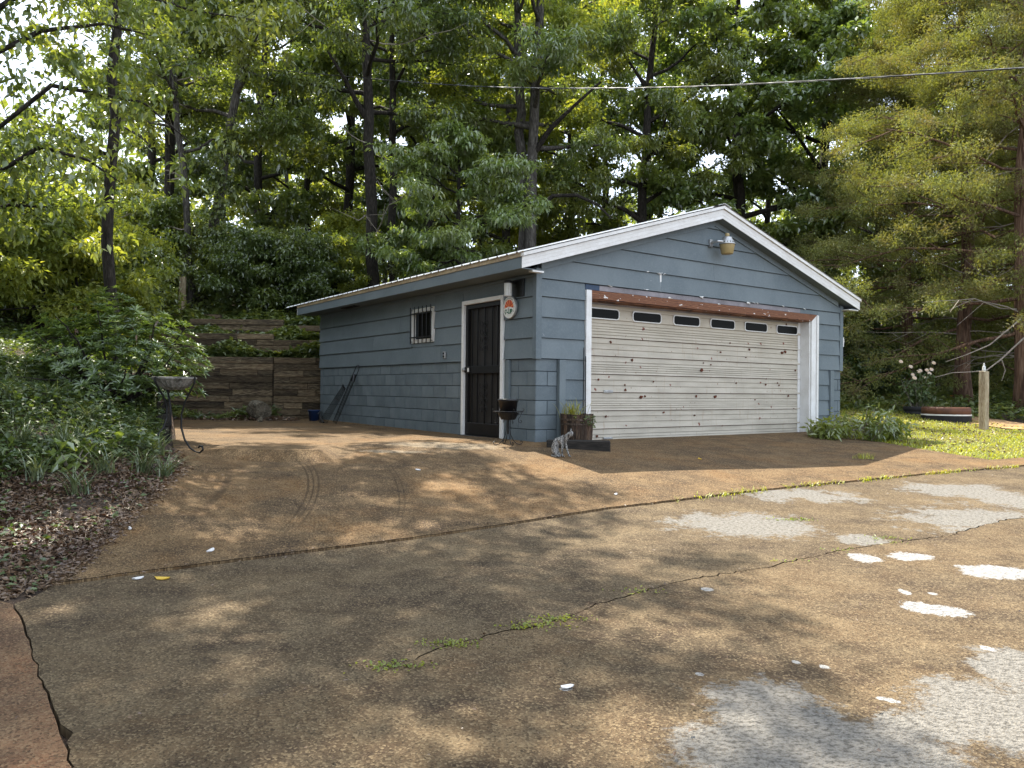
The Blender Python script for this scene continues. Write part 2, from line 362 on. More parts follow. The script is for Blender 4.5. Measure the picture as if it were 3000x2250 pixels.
def concrete_mat(name, base, dark, light, pale, blobs, orange=None, dens=.5, arcs=(), blobs2=None):
    m, n, l = newmat(name)
    ge = n.new('ShaderNodeNewGeometry'); P = ge.outputs['Position']
    sep = n.new('ShaderNodeSeparateXYZ'); l.new(P, sep.inputs[0]); cb = n.new('ShaderNodeCombineXYZ'); l.new(sep.outputs[0], cb.inputs[0]); l.new(sep.outputs[1], cb.inputs[1]); P = cb.outputs[0]
    big = _tex(n, l, 'noise', .9, P, 6, .68, (1, 1.6, 1)); mid = _tex(n, l, 'noise', 3.2, P, 6, .7); fin = _tex(n, l, 'noise', 120, P, 3, .7)
    agg = _tex(n, l, 'voronoi', 105, P)
    c = _mix(n, l, _ramp(n, l, big.outputs['Fac'], .42, .58), base, dark)
    if orange: 
        o2 = _tex(n, l, 'noise', .9, P, 4, .6); c = _mix(n, l, _ramp(n, l, o2.outputs['Fac'], .48, .66, 0, .7), c, orange)
    st = _tex(n, l, 'noise', 1.7, P, 6, .7, (1, 2.2, 1)); c = _mix(n, l, _ramp(n, l, st.outputs['Fac'], .54, .66, 0, .6), c, tuple(x * .55 for x in base))
    c = _mix(n, l, _ramp(n, l, mid.outputs['Fac'], .42, .72, 0, dens), c, light)
    # exposed aggregate: every pebble its own tone
    sc = n.new('ShaderNodeSeparateColor'); l.new(agg.outputs['Color'], sc.inputs[0])
    c = _mix(n, l, _ramp(n, l, sc.outputs[0], .55, 1.0, 0, .75), c, light)
    c = _mix(n, l, _ramp(n, l, sc.outputs[1], .6, 1.0, 0, .8), c, tuple(x * .32 for x in base))
    c = _mix(n, l, _ramp(n, l, fin.outputs['Fac'], .58, .72, 0, .7), c, tuple(x * .35 for x in base))
    c = _mix(n, l, _ramp(n, l, fin.outputs['Fac'], .42, .30, 0, .45), c, light)
    for (ax_0, ay_0, ar, aw, an0) in arcs:
        sb_ = n.new('ShaderNodeVectorMath'); sb_.operation = 'DISTANCE'; l.new(P, sb_.inputs[0]); sb_.inputs[1].default_value = (ax_0, ay_0, 0)
        m1 = n.new('ShaderNodeMath'); m1.operation = 'SUBTRACT'; l.new(sb_.outputs['Value'], m1.inputs[0]); m1.inputs[1].default_value = ar
        m2 = n.new('ShaderNodeMath'); m2.operation = 'ABSOLUTE'; l.new(m1.outputs[0], m2.inputs[0]); f_ = _ramp(n, l, m2.outputs[0], aw, aw * .4, 0, .65)
        ds = n.new('ShaderNodeVectorMath'); ds.operation = 'DISTANCE'; l.new(P, ds.inputs[0]); ds.inputs[1].default_value = (*an0, 0); f2 = _ramp(n, l, ds.outputs['Value'], 1.5, .7)
        m3 = n.new('ShaderNodeMath'); m3.operation = 'MULTIPLY'; l.new(f_, m3.inputs[0]); l.new(f2, m3.inputs[1]); c = _mix(n, l, m3.outputs[0], c, tuple(x * .4 for x in base))
    for blobs_, pal in ((blobs, pale), (blobs2, (.37, .36, .345))):
        if not blobs_: continue
        wn_ = _tex(n, l, 'noise', 3.4, P, 9, .80); sub = n.new('ShaderNodeVectorMath'); sub.operation = 'SUBTRACT'; l.new(wn_.outputs['Color'], sub.inputs[0]); sub.inputs[1].default_value = (.5, .5, .5)
        acc = None
        for (bx, by, rx, ry, rot, warp, soft) in blobs_:
            mad = n.new('ShaderNodeVectorMath'); mad.operation = 'MULTIPLY_ADD'; l.new(sub.outputs[0], mad.inputs[0]); mad.inputs[1].default_value = (warp * 3.2, warp * 3.2, 0); l.new(P, mad.inputs[2])
            mp = n.new('ShaderNodeMapping'); mp.vector_type = 'TEXTURE'; mp.inputs['Location'].default_value = (bx, by, 0); mp.inputs['Rotation'].default_value = (0, 0, rot); mp.inputs['Scale'].default_value = (rx, ry, 1)
            l.new(mad.outputs[0], mp.inputs['Vector'])
            ln = n.new('ShaderNodeVectorMath'); ln.operation = 'LENGTH'; l.new(mp.outputs[0], ln.inputs[0])
            r = _ramp(n, l, ln.outputs['Value'], 1.35, .65)
            if acc is None: acc = r
            else:
                mm = n.new('ShaderNodeMath'); mm.operation = 'MAXIMUM'; l.new(acc, mm.inputs[0]); l.new(r, mm.inputs[1]); acc = mm.outputs[0]
        rg = _tex(n, l, 'noise', 22, P, 5, .75, (.8, 1.1, 1)); ma = n.new('ShaderNodeMath'); ma.operation = 'MULTIPLY_ADD'; l.new(rg.outputs['Fac'], ma.inputs[0]); ma.inputs[1].default_value = 1.5; l.new(acc, ma.inputs[2])
        fac = _ramp(n, l, ma.outputs[0], *((1.16, 1.28, 0, .92) if blobs_ is blobs2 else (1.08, 1.42, 0, .86)))
        sp = _tex(n, l, 'noise', 46, P, 4, .8, (.7, 1.1, 1))
        pc = _mix(n, l, _ramp(n, l, sp.outputs['Fac'], .45, .60), pal, tuple(x * .34 for x in pal))
        c = _mix(n, l, fac, c, pc)
    b = n.new('ShaderNodeBsdfPrincipled'); b.inputs['Roughness'].default_value = .9; b.inputs['Specular IOR Level'].default_value = .25; l.new(c, b.inputs['Base Color'])
    bp = n.new('ShaderNodeBump'); bp.inputs['Strength'].default_value = .9; bp.inputs['Distance'].default_value = .008
    hs = n.new('ShaderNodeMath'); hs.operation = 'ADD'; l.new(agg.outputs['Distance'], hs.inputs[0]); l.new(fin.outputs['Fac'], hs.inputs[1]); l.new(hs.outputs[0], bp.inputs['Height']); l.new(bp.outputs[0], b.inputs['Normal'])
    o = n.new('ShaderNodeOutputMaterial'); l.new(b.outputs[0], o.inputs['Surface']); return m

# ------------------------------------------------------------------ ground
def axis(fa, fb, step, lo, hi, grow=1.16):
    a = list(np.arange(fa, fb + 1e-6, step)); s = step; x = fb
    while x < hi: s *= grow; x += s; a.append(x)
    s = step; x = fa
    while x > lo: s *= grow; x -= s; a.insert(0, x)
    return np.array(a)
ax = axis(-9.5, 12.5, .14, -150, 150); ay = axis(2.0, 24, .14, -60, 170)
gx, gy = np.meshgrid(ax, ay); gx = gx.ravel(); gy = gy.ravel(); gz = G(gx, gy)

def pxline(pts): return [ground(*p) for p in pts]
seam_px = [(30, 1790), (153, 1723), (434, 1686), (881, 1628), (1200, 1588), (1500, 1543), (1792, 1496), (1975, 1475), (2375, 1428), (2720, 1394), (3000, 1370)]
seam = pxline(seam_px); seam += [np.array([9.5, 11.4]), np.array([13, 12.2])]
crack_px = [(215, 2160), (400, 2120), (520, 2108), (644, 2082), (746, 2055), (875, 2021), (1017, 2008), (1153, 1964), (1255, 1923), (1322, 1899), (1500, 1855), (1560, 1846), (1636, 1825), (1737, 1784), (1873, 1743), (2029, 1703), (2212, 1675), (2314, 1652), (2449, 1621), (2612, 1597), (2788, 1574), (2930, 1530)]
crack = pxline(crack_px) + [np.array([9.5, 9.0]), np.array([13, 9.6])]
lcrack_px = [(40, 1778), (66, 1830), (90, 1900), (112, 1975), (140, 2040), (163, 2110), (190, 2190), (215, 2262)]
lcrack = pxline(lcrack_px)
def wiggle(pts, amp, step=.06, seed=0):
    r = np.random.default_rng(seed); out = []
    for a, b in zip(pts[:-1], pts[1:]):
        d = b - a; L = np.hypot(*d); k = max(1, int(L / step)); nrm = np.array([-d[1], d[0]]) / (L + 1e-9)
        for i in range(k): out.append(a + d * i / k + nrm * r.normal() * amp * (i > 0))
    out.append(pts[-1]); return out
def offset(pts, d):
    P = np.array(pts); T = np.gradient(P, axis=0); T /= np.linalg.norm(T, axis=1)[:, None] + 1e-9
    d = np.asarray(d).reshape(-1, 1) if hasattr(d, '__len__') else d
    return list(P + np.stack([-T[:, 1], T[:, 0]], 1) * d)
def inside(poly, q):
    P = np.array(poly); ins = np.zeros(len(q), bool); j = len(P) - 1
    for i in range(len(P)):
        a, b = P[i], P[j]; ins ^= ((a[1] > q[:, 1]) != (b[1] > q[:, 1])) & (q[:, 0] < (b[0] - a[0]) * (q[:, 1] - a[1]) / (b[1] - a[1] + 1e-12) + a[0]); j = i
    return ins
SLABS = []
def slab(name, poly, mat, up=.02, down=.12, grid=.2):
    poly = [np.array(p) for p in poly]
    if name != 'lawn': SLABS.append(poly)
    P = np.array(poly); n = len(P)
    lo, hi = P.min(0), P.max(0)
    gx_, gy_ = np.meshgrid(np.arange(lo[0], hi[0], grid), np.arange(lo[1], hi[1], grid)); q = np.stack([gx_.ravel(), gy_.ravel()], 1)
    q = q[(q[:, 1] < 20)]
    ins = np.zeros(len(q), bool); j = n - 1
    dmin = np.full(len(q), 9.)
    for i in range(n):
        a, b = P[i], P[j]
        c = ((a[1] > q[:, 1]) != (b[1] > q[:, 1])) & (q[:, 0] < (b[0] - a[0]) * (q[:, 1] - a[1]) / (b[1] - a[1] + 1e-12) + a[0]); ins ^= c
        ab = b - a; t = np.clip(((q - a) @ ab) / (ab @ ab + 1e-12), 0, 1); dmin = np.minimum(dmin, np.linalg.norm(q - a - t[:, None] * ab, axis=1)); j = i
    q = q[ins & (dmin > .05)]
    allp = [Vector(p) for p in P] + [Vector(p) for p in q]
    vs, es, fs, *_ = delaunay_2d_cdt(allp, [(i, (i + 1) % n) for i in range(n)], [], 1, 1e-5)
    V = np.array([(v.x, v.y) for v in vs]); z = G(V[:, 0], V[:, 1]) + up
    top = np.c_[V, z]; F = [tuple(f) for f in fs]
    bz = G(P[:, 0], P[:, 1]); k = len(top)
    sk = np.r_[np.c_[P, bz + up - .004], np.c_[P, bz + up - down]]
    F += [(k + i, k + (i + 1) % n, k + n + (i + 1) % n, k + n + i) for i in range(n)]
    o = mesh_np(name, np.r_[top, sk], F, mat)
    # faces up
    me = o.data
    return tag(o, kind='structure')

gp = lambda px, py: ground(px, py)
def blob(px, py, wpx, hpx, rot=0, warp=.12, soft=.10):
    c = gp(px, py); a = gp(px + wpx / 2, py); b = gp(px, py - hpx / 2)
    return (c[0], c[1], abs(a[0] - c[0]), max(.02, abs(b[1] - c[1])), rot, warp, soft)
pale = (.235, .22, .195)
blobs_lo = [blob(2290, 2130, 400, 230, 0, .35, .10), blob(2420, 2260, 900, 300, 0, .3, .1), blob(2930, 2100, 480, 200, .0, .3, .06), blob(3060, 2000, 300, 180, 0, .25, .06), blob(2700, 2150, 330, 90, 0, .2, .2),
            blob(2532, 1643, 85, 26, 0, .10, .1), blob(2668, 1637, 110, 26, 0, .12, .1), blob(2920, 1683, 200, 36, 0, .15, .15), blob(2740, 1795, 170, 36, -.35, .12, .08), blob(2648, 1744, 36, 16, 0, .05, .1),
            blob(2892, 1910, 34, 16, 0, .04, .1), blob(2072, 1734, 36, 10, 0, .03, .2), blob(2598, 2060, 60, 14, -.3, .05, .2), blob(2335, 1950, 20, 10, 0, .03, .2), blob(2415, 1963, 30, 12, 0, .04, .2), blob(2050, 1986, 20, 8, 0, .02, .2), blob(2735, 1748, 24, 9, 0, .02, .2), blob(1660, 2028, 36, 14, -.4, .03, .2)]
blobs_up = [blob(2180, 1545, 400, 70, 0, .5, .25), blob(2350, 1455, 330, 34, 0, .5, .3), blob(2880, 1535, 420, 90, 0, .9, .5), blob(2530, 1590, 150, 30, 0, .15, .1), blob(2960, 1620, 280, 60, 0, .6, .3), blob(2800, 1440, 300, 40, 0, .6, .5), blob(2960, 1470, 200, 60, 0, .6, .5)]
M['drive'] = concrete_mat('worn_aggregate_drive', (.108, .069, .035), (.046, .029, .017), (.25, .185, .105), pale, blobs_lo[:5], blobs2=blobs_lo[5:])
M['drive2'] = concrete_mat('worn_aggregate_drive_upper', (.104, .070, .037), (.048, .031, .018), (.24, .18, .105), pale, blobs_up)
def circ3(a, b, c):
    A_ = np.array([b - a, c - a]) * 2; rh = np.array([b @ b - a @ a, c @ c - a @ a]); o = np.linalg.solve(A_, rh); return o, float(np.linalg.norm(a - o))
arc_o, arc_r = circ3(gp(868, 1330), gp(902, 1440), gp(830, 1560)); arc_m = gp(895, 1440)
ARCS = [(arc_o[0], arc_o[1], arc_r + d, w, tuple(arc_m)) for d, w in ((0, .014), (.05, .012), (.10, .014), (-.75, .05), (.85, .012), (.90, .012))]
M['apron'] = concrete_mat('orange_brown_apron', (.118, .070, .032), (.050, .031, .017), (.29, .195, .10), (.27, .21, .14), [blob(1300, 1312, 330, 16, 0, .25, .3), blob(1150, 1330, 200, 8, 0, .2, .4)], orange=(.19, .095, .031), arcs=ARCS)
M['lslab'] = concrete_mat('orange_side_slab', (.14, .078, .042), (.09, .05, .03), (.27, .18, .10), None, None, orange=(.36, .17, .08))

SEAM = wiggle(seam, .004, .08, 3); CRK = wiggle(crack, .012, .05, 4); LCR = wiggle(lcrack, .0055, .07, 5)
n_ = len(CRK); cw = (.0025 + .005 * np.abs(np.sin(np.arange(n_) * .21)) * np.clip(1.3 - np.abs(np.arange(n_) / n_ - .3) * 1.4, .2, 1)) * np.where((np.arange(n_) / n_ > .08) & (np.arange(n_) / n_ < .48), 1, .07)
up_lo = offset(CRK, cw); dn_lo = offset(CRK, -cw)
seam_lo = offset(SEAM, -.009); seam_hi = offset(SEAM, .009)
l_r = offset(LCR, .004 + .003 * np.sin(np.arange(len(LCR)) * .37))       # right lip of the left crack (curve runs towards the camera)
l_l = offset(LCR, -.004)
kx = int(np.argmin([np.hypot(*(p - CRK[0])) for p in l_r]))
slab('driveway', [p for p in seam_lo[2:]][::-1] + l_r[:kx] + up_lo, M['drive2'], .018)
slab('driveway', dn_lo[::-1] + l_r[kx + 1:] + [np.array([-1.9, 1.5]), np.array([-1.2, -3]), np.array([13, -3])], M['drive'], .018)
left_edge_px = [(160, 1716), (185, 1700), (262, 1630), (345, 1560), (400, 1500), (455, 1455), (500, 1405), (530, 1378), (517, 1352), (512, 1334)]
le = pxline(left_edge_px)
pad_edge = [np.array([side_line(y) + .02, y]) for y in (9.2, 11, 13, 15, 16.3)] + [np.array([-6.2, 16.5]), np.array([-4.3, 16.85])]
gc = [np.array(g2w(.02, 7.7)[:2]), np.array(g2w(.02, .02)[:2]), np.array(g2w(7.2, .02)[:2])]
right_edge_px = [(2440, 1287), (2500, 1290), (2600, 1304), (2700, 1322), (2800, 1338), (2900, 1354)]
re_ = pxline(right_edge_px)
left_w = wiggle(le, .02, .12, 8)
slab('apron', seam_hi[4:-12] + [np.array([8.3, 11.6])] + re_[::-1] + gc[::-1] + pad_edge[::-1] + left_w[::-1], M['apron'], .034)
slab('side_slab', l_l + [np.array([-2.2, 1.5]), np.array([-9, 1.5]), np.array([-9, 4.0]), ground(-200, 1800), ground(0, 1768)], M['lslab'], .016)
# terrain
nx, ny = len(ax), len(ay)
ii, jj = np.meshgrid(np.arange(nx - 1), np.arange(ny - 1)); a0 = (jj * nx + ii).ravel()
gf = np.stack([a0, a0 + 1, a0 + nx + 1, a0 + nx], 1)
bump_ = .02 * np.sin(gx * 5.1) * np.sin(gy * 4.3) * (gx < -3.2)
ux = (gx - GX) * _cy + (gy - GY) * _sy; vy = -(gx - GX) * _sy + (gy - GY) * _cy
gq = np.c_[gx, gy]; gz = gz + bump_
for P_ in SLABS: gz = np.where(inside(P_, gq), G(gx, gy) - .022, gz)
terr = mesh_np('ground', np.c_[gx, gy, gz], gf, M['soil'], smooth_=True)
tag(terr, kind='structure')
def strip(name, pts, width, mat, up, nseg=60, edge=.05, seed=1):
    """narrow sheet following the ground"""
    r = np.random.default_rng(seed); P = np.array(pts, float); cum = np.r_[0, np.cumsum(np.linalg.norm(np.diff(P, axis=0), axis=1))]
    t = np.linspace(0, cum[-1], nseg); X = np.interp(t, cum, P[:, 0]); Y = np.interp(t, cum, P[:, 1]); T = np.stack([np.gradient(X), np.gradient(Y)], 1); T /= np.linalg.norm(T, axis=1)[:, None]
    N = np.stack([-T[:, 1], T[:, 0]], 1); rows = []; m_ = 9
    for k in range(m_):
        w = (k / (m_ - 1) - .5) * width; e = r.normal(0, edge, nseg) if k in (0, m_ - 1) else 0
        q = np.c_[X, Y] + N * (w + e)[:, None] if not np.isscalar(e) else np.c_[X, Y] + N * w
        rows.append(np.c_[q, G(q[:, 0], q[:, 1]) + up])
    V = np.concatenate(rows); F = [(k * nseg + i, k * nseg + i + 1, (k + 1) * nseg + i + 1, (k + 1) * nseg + i) for k in range(m_ - 1) for i in range(nseg - 1)]
    return tag(mesh_np(name, V, F, mat), kind='structure')
lane_pts = [at(x, y, D)[:2] for x, y, D in ((2480, 1172, 30), (2600, 1199, 23.5), (2700, 1212, 20.5), (2860, 1238, 17.8), (3000, 1268, 16.2))] + [np.array([13.2, 14.4]), np.array([17, 12.0])]
strip('dirt_lane', lane_pts, 1.25, M['lane'], .035, 90)
lawn_poly = [np.array(p) for p in (re_[0] + [.2, .35], re_[1], re_[2], re_[3], re_[4], re_[5])] + [np.array([8.6, 11.7]), np.array([14, 12.6]), np.array([13.0, 13.6]), lane_pts[4] + [.2, -.75], lane_pts[3] + [0, -.75], lane_pts[2] + [-.1, -.75], lane_pts[1] + [-.3, -.6], np.array([10.0, 27.5]), np.array([6.5, 22]), np.array([6.0, 15.2])]
lawn_poly = [np.array(p) for p in lawn_poly]
slab('lawn', lawn_poly, M['lawn'], .012, .05, .35)

# ------------------------------------------------------------------ garage
T0 = empty('garage', (GX, GY, GZ), YAW)
tag(T0, 'blue garage with white gable trim and a wide rusty white door', 'garage')
def fr(p):   # front wall frame: (along, height, out)
    a, z, d = p; return (a, -d, z)
def lf(p):   # left wall frame
    a, z, d = p; return (-d, a, z)
def rt(p):
    a, z, d = p; return (GW + d, a, z)
def clip_poly(poly, planes):
    for (nx_, ny_, c) in planes:            # keep nx*x+ny*y<=c
        out = []
        for i in range(len(poly)):
            p, q = poly[i - 1], poly[i]; dp = nx_ * p[0] + ny_ * p[1] - c; dq = nx_ * q[0] + ny_ * q[1] - c
            if dp <= 0 and dq > 0 or dp > 0 and dq <= 0: t = dp / (dp - dq); out.append((p[0] + (q[0] - p[0]) * t, p[1] + (q[1] - p[1]) * t))
            if dq <= 0: out.append(q)
        poly = out
        if not poly: break
    return poly
RID = 3.59; SL = .300
def z_under(u): return 2.335 + SL * ((u + .40) if u < RID else (7.58 - u))
GAB = [(-SL, 1, 2.335 + .4 * SL), (SL, 1, 2.335 + 7.58 * SL)]
def prism(frm, poly, d0, d1, name, mat, parent=T0, dlerp=None, bevel=0):
    """extrude a polygon in a wall frame; dlerp=(z0,z1,e0,e1): outer face tilts like lapped siding"""
    mb = MB(); n = len(poly)
    def out(z):
        if not dlerp: return d1
        z0, z1, e0, e1 = dlerp; return e0 + (e1 - e0) * (z - z0) / (z1 - z0)
    vs = [frm((a, z, d0)) for a, z in poly] + [frm((a, z, out(z))) for a, z in poly]
    mb.add(vs, [tuple(range(n)), tuple(range(2 * n - 1, n - 1, -1))] + [(i, i + n, (i + 1) % n + n, (i + 1) % n) for i in range(n)])
    o = mb.build(name, mat, parent, bevel=bevel)
    bm = bmesh.new(); bm.from_mesh(o.data); bmesh.ops.recalc_face_normals(bm, faces=bm.faces); bm.to_mesh(o.data); bm.free()
    return o
def wbox(frm, a0, a1, z0, z1, d0, d1, name, mat, parent=T0, bevel=0):
    return prism(frm, [(a0, z0), (a1, z0), (a1, z1), (a0, z1)], d0, d1, name, mat, parent, bevel=bevel)
# wall cores with their openings
def core(frm, rects, name):
    mb = MB()
    for a0, a1, z0, z1 in rects:
        vs = [frm((a, z, d)) for d in (-.14, -.012) for a, z in ((a0, z0), (a1, z0), (a1, z1), (a0, z1))]
        mb.add(vs, [(0, 3, 2, 1), (4, 5, 6, 7), (0, 1, 5, 4), (1, 2, 6, 5), (2, 3, 7, 6), (3, 0, 4, 7)])
    o = mb.build(name, M['mortar'], T0)
    bm = bmesh.new(); bm.from_mesh(o.data); bmesh.ops.recalc_face_normals(bm, faces=bm.faces); bm.to_mesh(o.data); bm.free(); return o
DV0, DV1, DZ = .80, 1.80, 2.04           # entry door opening on the left wall
WV0, WV1, WZ0, WZ1 = 2.83, 3.45, 1.59, 2.05
core(lf, [(.14, DV0, -.15, 2.42), (DV0, DV1, DZ, 2.42), (DV1, WV0, -.15, 2.42), (WV0, WV1, -.15, WZ0), (WV0, WV1, WZ1, 2.42), (WV1, 7.78, -.15, 2.42)], 'wall')
OU0, OU1, OZ = .96, 6.30, 2.06
mbc = MB()
def front_core(poly):
    n = len(poly); vs = [fr((a, z, -.14)) for a, z in poly] + [fr((a, z, -.012)) for a, z in poly]
    mbc.add(vs, [tuple(range(n)), tuple(range(2 * n - 1, n - 1, -1))] + [(i, i + n, (i + 1) % n + n, (i + 1) % n) for i in range(n)])
front_core([(0.012, -.15), (OU0, -.15), (OU0, 2.2), (0.012, 2.2)]); front_core([(OU1, -.15), (GW - .012, -.15), (GW - .012, 2.2), (OU1, 2.2)])
front_core([(OU0, OZ), (OU1, OZ), (OU1, 2.2), (OU0, 2.2)]); front_core([(0.012, 2.2), (GW - .012, 2.2), (GW - .012, z_under(GW) - .01), (RID, z_under(RID) - .01), (.012, z_under(0) - .01)])
mbc.build('wall', M['mortar'], T0)
core(rt, [(.14, 7.78, -.15, 2.42)], 'wall')
prism(fr, [(.012, -.15), (GW - .012, -.15), (GW - .012, z_under(GW)), (RID, z_under(RID)), (.012, z_under(0))], -7.78, -7.64, 'wall', M['paint'])
wbox(fr, .15, GW - .15, -.12, .0, -7.6, -.16, 'floor', M['dark'])
wbox(fr, .16, GW - .16, .0, 2.2, -2.6, -2.5, 'partition', M['dark'])

# concrete blocks
def block_mesh(frm, w, name='block'):
    pass
blk_cache = {}
def block(frm, key, a0, a1, z0, z1):
    w = round(a1 - a0, 3); h = round(z1 - z0, 3); k = (key, w, h)
    j = .005
    if k not in blk_cache:
        mb = MB(); m0 = MB()
        vs = [frm((a, z, d)) for d in (-.02, 0) for a, z in ((j, j), (w - j, j), (w - j, h - j), (j, h - j))]
        mb.add(vs, [(0, 3, 2, 1), (4, 5, 6, 7), (0, 1, 5, 4), (1, 2, 6, 5), (2, 3, 7, 6), (3, 0, 4, 7)])
        o = mb.build('block', M['block'], T0)
        bm = bmesh.new(); bm.from_mesh(o.data); bmesh.ops.recalc_face_normals(bm, faces=bm.faces)
        bmesh.ops.bevel(bm, geom=[e for e in bm.edges], offset=.004, segments=1, affect='EDGES', clamp_overlap=True)
        bm.to_mesh(o.data); bm.free(); blk_cache[k] = o.data
    else:
        o = bpy.data.objects.new('block', blk_cache[k]); link(o, T0)
    base = Vector(frm((0, 0, 0))); jit = random.uniform(-.0012, .0012)
    o.location = Vector(frm((a0, z0, jit))) - base
    return o
def courses(frm, key, a0, a1, phase):
    z = -.0; r = 0
    while z < 1.17:
        z1 = min(z + .2, 1.172); a = a0 - ((phase + r * .2) % .4)
        while a < a1 - .02:
            b0, b1 = max(a, a0), min(a + .4, a1)
            if b1 - b0 > .04: block(frm, key, b0, b1, z, z1)
            a += .4
        z += .2; r += 1
courses(lf, 'l', .0, .59, .2); courses(lf, 'l', 1.90, 7.79, .1)
courses(fr, 'f', .0, .37, .2); courses(fr, 'f', 6.99, GW, .2)
courses(rt, 'r', .4, 3.0, 0)

# lapped siding
def siding(frm, zs, spans, planes=(), name='siding_board'):
    for i in range(len(zs) - 1):
        z0, z1 = zs[i] + .006, zs[i + 1] - .001
        for a0, a1 in spans(i):
            poly = clip_poly([(a0 + .0015, z0), (a1 - .0015, z0), (a1 - .0015, z1), (a0 + .0015, z1)], planes)
            if len(poly) >= 3: prism(frm, poly, -.01, .0, name, M['paint'], dlerp=(z0, z1, .030, .008))
SZ = [1.172 + .2825 * i for i in range(9)]
cutsL = {0: 2.552, 1: 5.1, 2: 4.0, 3: 7.05, 4: 3.0}
def spL(i):
    base = [(.03, 7.80)]
    z0, z1 = SZ[i], SZ[i + 1]
    if z0 < 2.05: base = [(.03, .73), (1.86, 7.80)]
    out = []
    for a, b in base:
        if WZ0 - .1 < z1 and z0 < 2.11 and a < 2.76 and b > 3.53: out += [(a, 2.75), (3.54, b)]
        else: out.append((a, b))
    res = []
    for a, b in out:
        c = cutsL.get(i)
        if c and a + .05 < c < b - .05: res += [(a, c), (c, b)]
        else: res.append((a, b))
    if i == 0: pass
    return res
siding(lf, SZ[:4] + [2.32, 2.44][:1], spL)
siding(lf, [2.322, 2.42], lambda i: [(.03, 1.86), (1.86, 7.8)])
# fill above/below window between boards
for a0, a1, z0, z1 in ((2.75, 3.54, SZ[1], 1.535), (2.75, 3.54, 2.105, 2.318), (.73, 1.86, 2.105, 2.318)):
    prism(lf, [(a0, z0 + .002), (a1, z0 + .002), (a1, z1), (a0, z1)], -.01, .013, 'siding_board', M['paint'])
def spF(i):
    if SZ[i] < 1.9: return [(.072, .853), (6.502, GW - .072)]
    if i == 3: return [(.072, .853), (6.502, GW - .072)]
    return {4: [(.072, 1.126), (5.97, GW - .072)] if False else [(.072, 2.372), (2.372, GW - .072)], 5: [(.072, 3.605), (3.605, GW - .072)], 6: [(.1, 4.9), (4.9, GW)], 7: [(.1, GW)]}.get(i, [(.1, GW)])
FR_PL = [(-SL, 1, 2.335 + .4 * SL - .085), (SL, 1, 2.335 + 7.58 * SL - .085)]
siding(fr, SZ[:4] + [2.262], spF, FR_PL)
siding(fr, [2.266, 2.545], lambda i: [(.072, 2.372), (2.372, GW - .072)], FR_PL)
siding(fr, [2.545, 2.825, 3.108, 3.392, 3.6], lambda i: spF(5 + i), FR_PL)
siding(fr, [1.172 - .2825 * k for k in range(5, -1, -1)], lambda i: [(.483, .853)], ())
siding(fr, [1.172 - .2825 * k for k in range(5, -1, -1)], lambda i: [(6.502, 6.875)], ())
wbox(fr, 1.127, 5.968, 2.186, 2.258, -.01, .012, 'primed_panel', M['primer'])['label'] = 'bare pinkish panel over the door'
wbox(fr, .86, 1.124, 2.186, 2.258, -.01, .013, 'siding_board', M['dkpaint'])['label'] = 'dark navy patch of siding'
wbox(fr, 5.971, 6.50, 2.186, 2.258, -.01, .012, 'siding_board', M['paint'])
wbox(rt, .0, 7.8, 1.172, 2.42, -.01, .02, 'siding_board', M['paint'])
# corner boards, posts and trim
wbox(fr, -.030, .070, 1.165, 2.40, -.01, .034, 'corner_board', M['paint'], bevel=.003)
wbox(fr, GW - .070, GW + .03, 1.165, 2.40, -.01, .034, 'corner_board', M['paint'], bevel=.003)
wbox(lf, .034 - .03, .05, 1.165, 2.33, .0, .032, 'corner_board', M['paint'], bevel=.003)
wbox(fr, .372, .481, -.1, 1.166, -.01, .055, 'trim_board', M['paint'], bevel=.003)
wbox(fr, 6.877, 6.988, -.1, 1.166, -.01, .055, 'trim_board', M['paint'], bevel=.003)
wbox(lf, .594, .665, -.05, 1.166, -.01, .03, 'trim_board', M['paint'], bevel=.003)
wbox(lf, .667, .728, -.05, 1.168, -.01, .012, 'trim_board', M['paint'])
wbox(lf, 1.862, 1.898, -.05, 1.168, -.01, .03, 'trim_board', M['paint'])
# frieze under the rake, rake boards, fascia, soffit, roof
def slope(v0, v1, zl, zh, name, mat, side, u0=-.40, parent=T0, label=None):
    ua, ub = (u0, RID) if side < 0 else (RID, 7.18 - u0)
    if side < 0: poly = [(ua, 2.335 + SL * (ua + .4) + zl), (ub, 2.335 + SL * (ub + .4) + zl), (ub, 2.335 + SL * (ub + .4) + zh), (ua, 2.335 + SL * (ua + .4) + zh)]
    else: poly = [(ua, 2.335 + SL * (7.58 - ua) + zl), (ub, 2.335 + SL * (7.58 - ub) + zl), (ub, 2.335 + SL * (7.58 - ub) + zh), (ua, 2.335 + SL * (7.58 - ua) + zh)]
    o = prism(fr, poly, -v1, -v0, name, mat, parent)
    if label: o['label'] = label
    return o
for sd in (-1, 1):
    slope(-.195, 8.15, .0, .012, 'soffit', M['paint'], sd, -.385)
    slope(-.042, -.0, -.088, -.002, 'frieze_board', M['paint'], sd, .05)
    for k in range(3): slope(-.205 - .0022 * k, -.198, .002 + .05 * k, .0512 + .05 * k, 'rake_board', M['white'], sd)
    slope(-.235, -.196, .158, .206, 'rake_trim', M['white'], sd, -.415)
    slope(8.15, 8.17, .002, .206, 'rake_board', M['white'], sd)
for u0, u1 in ((-.40, -.383), (7.563, 7.58)):
    mb = MB(); mb.box((u0, -.197, 2.337), (u1, 8.148, 2.487)); mb.build('fascia', M['paint'], T0)
    mb = MB(); mb.box((u0 - .012 if u0 < 0 else u1 - .004, -.235, 2.488), (u0 + .004 if u0 < 0 else u1 + .012, 8.16, 2.556)); mb.build('drip_edge', M['tan'], T0)
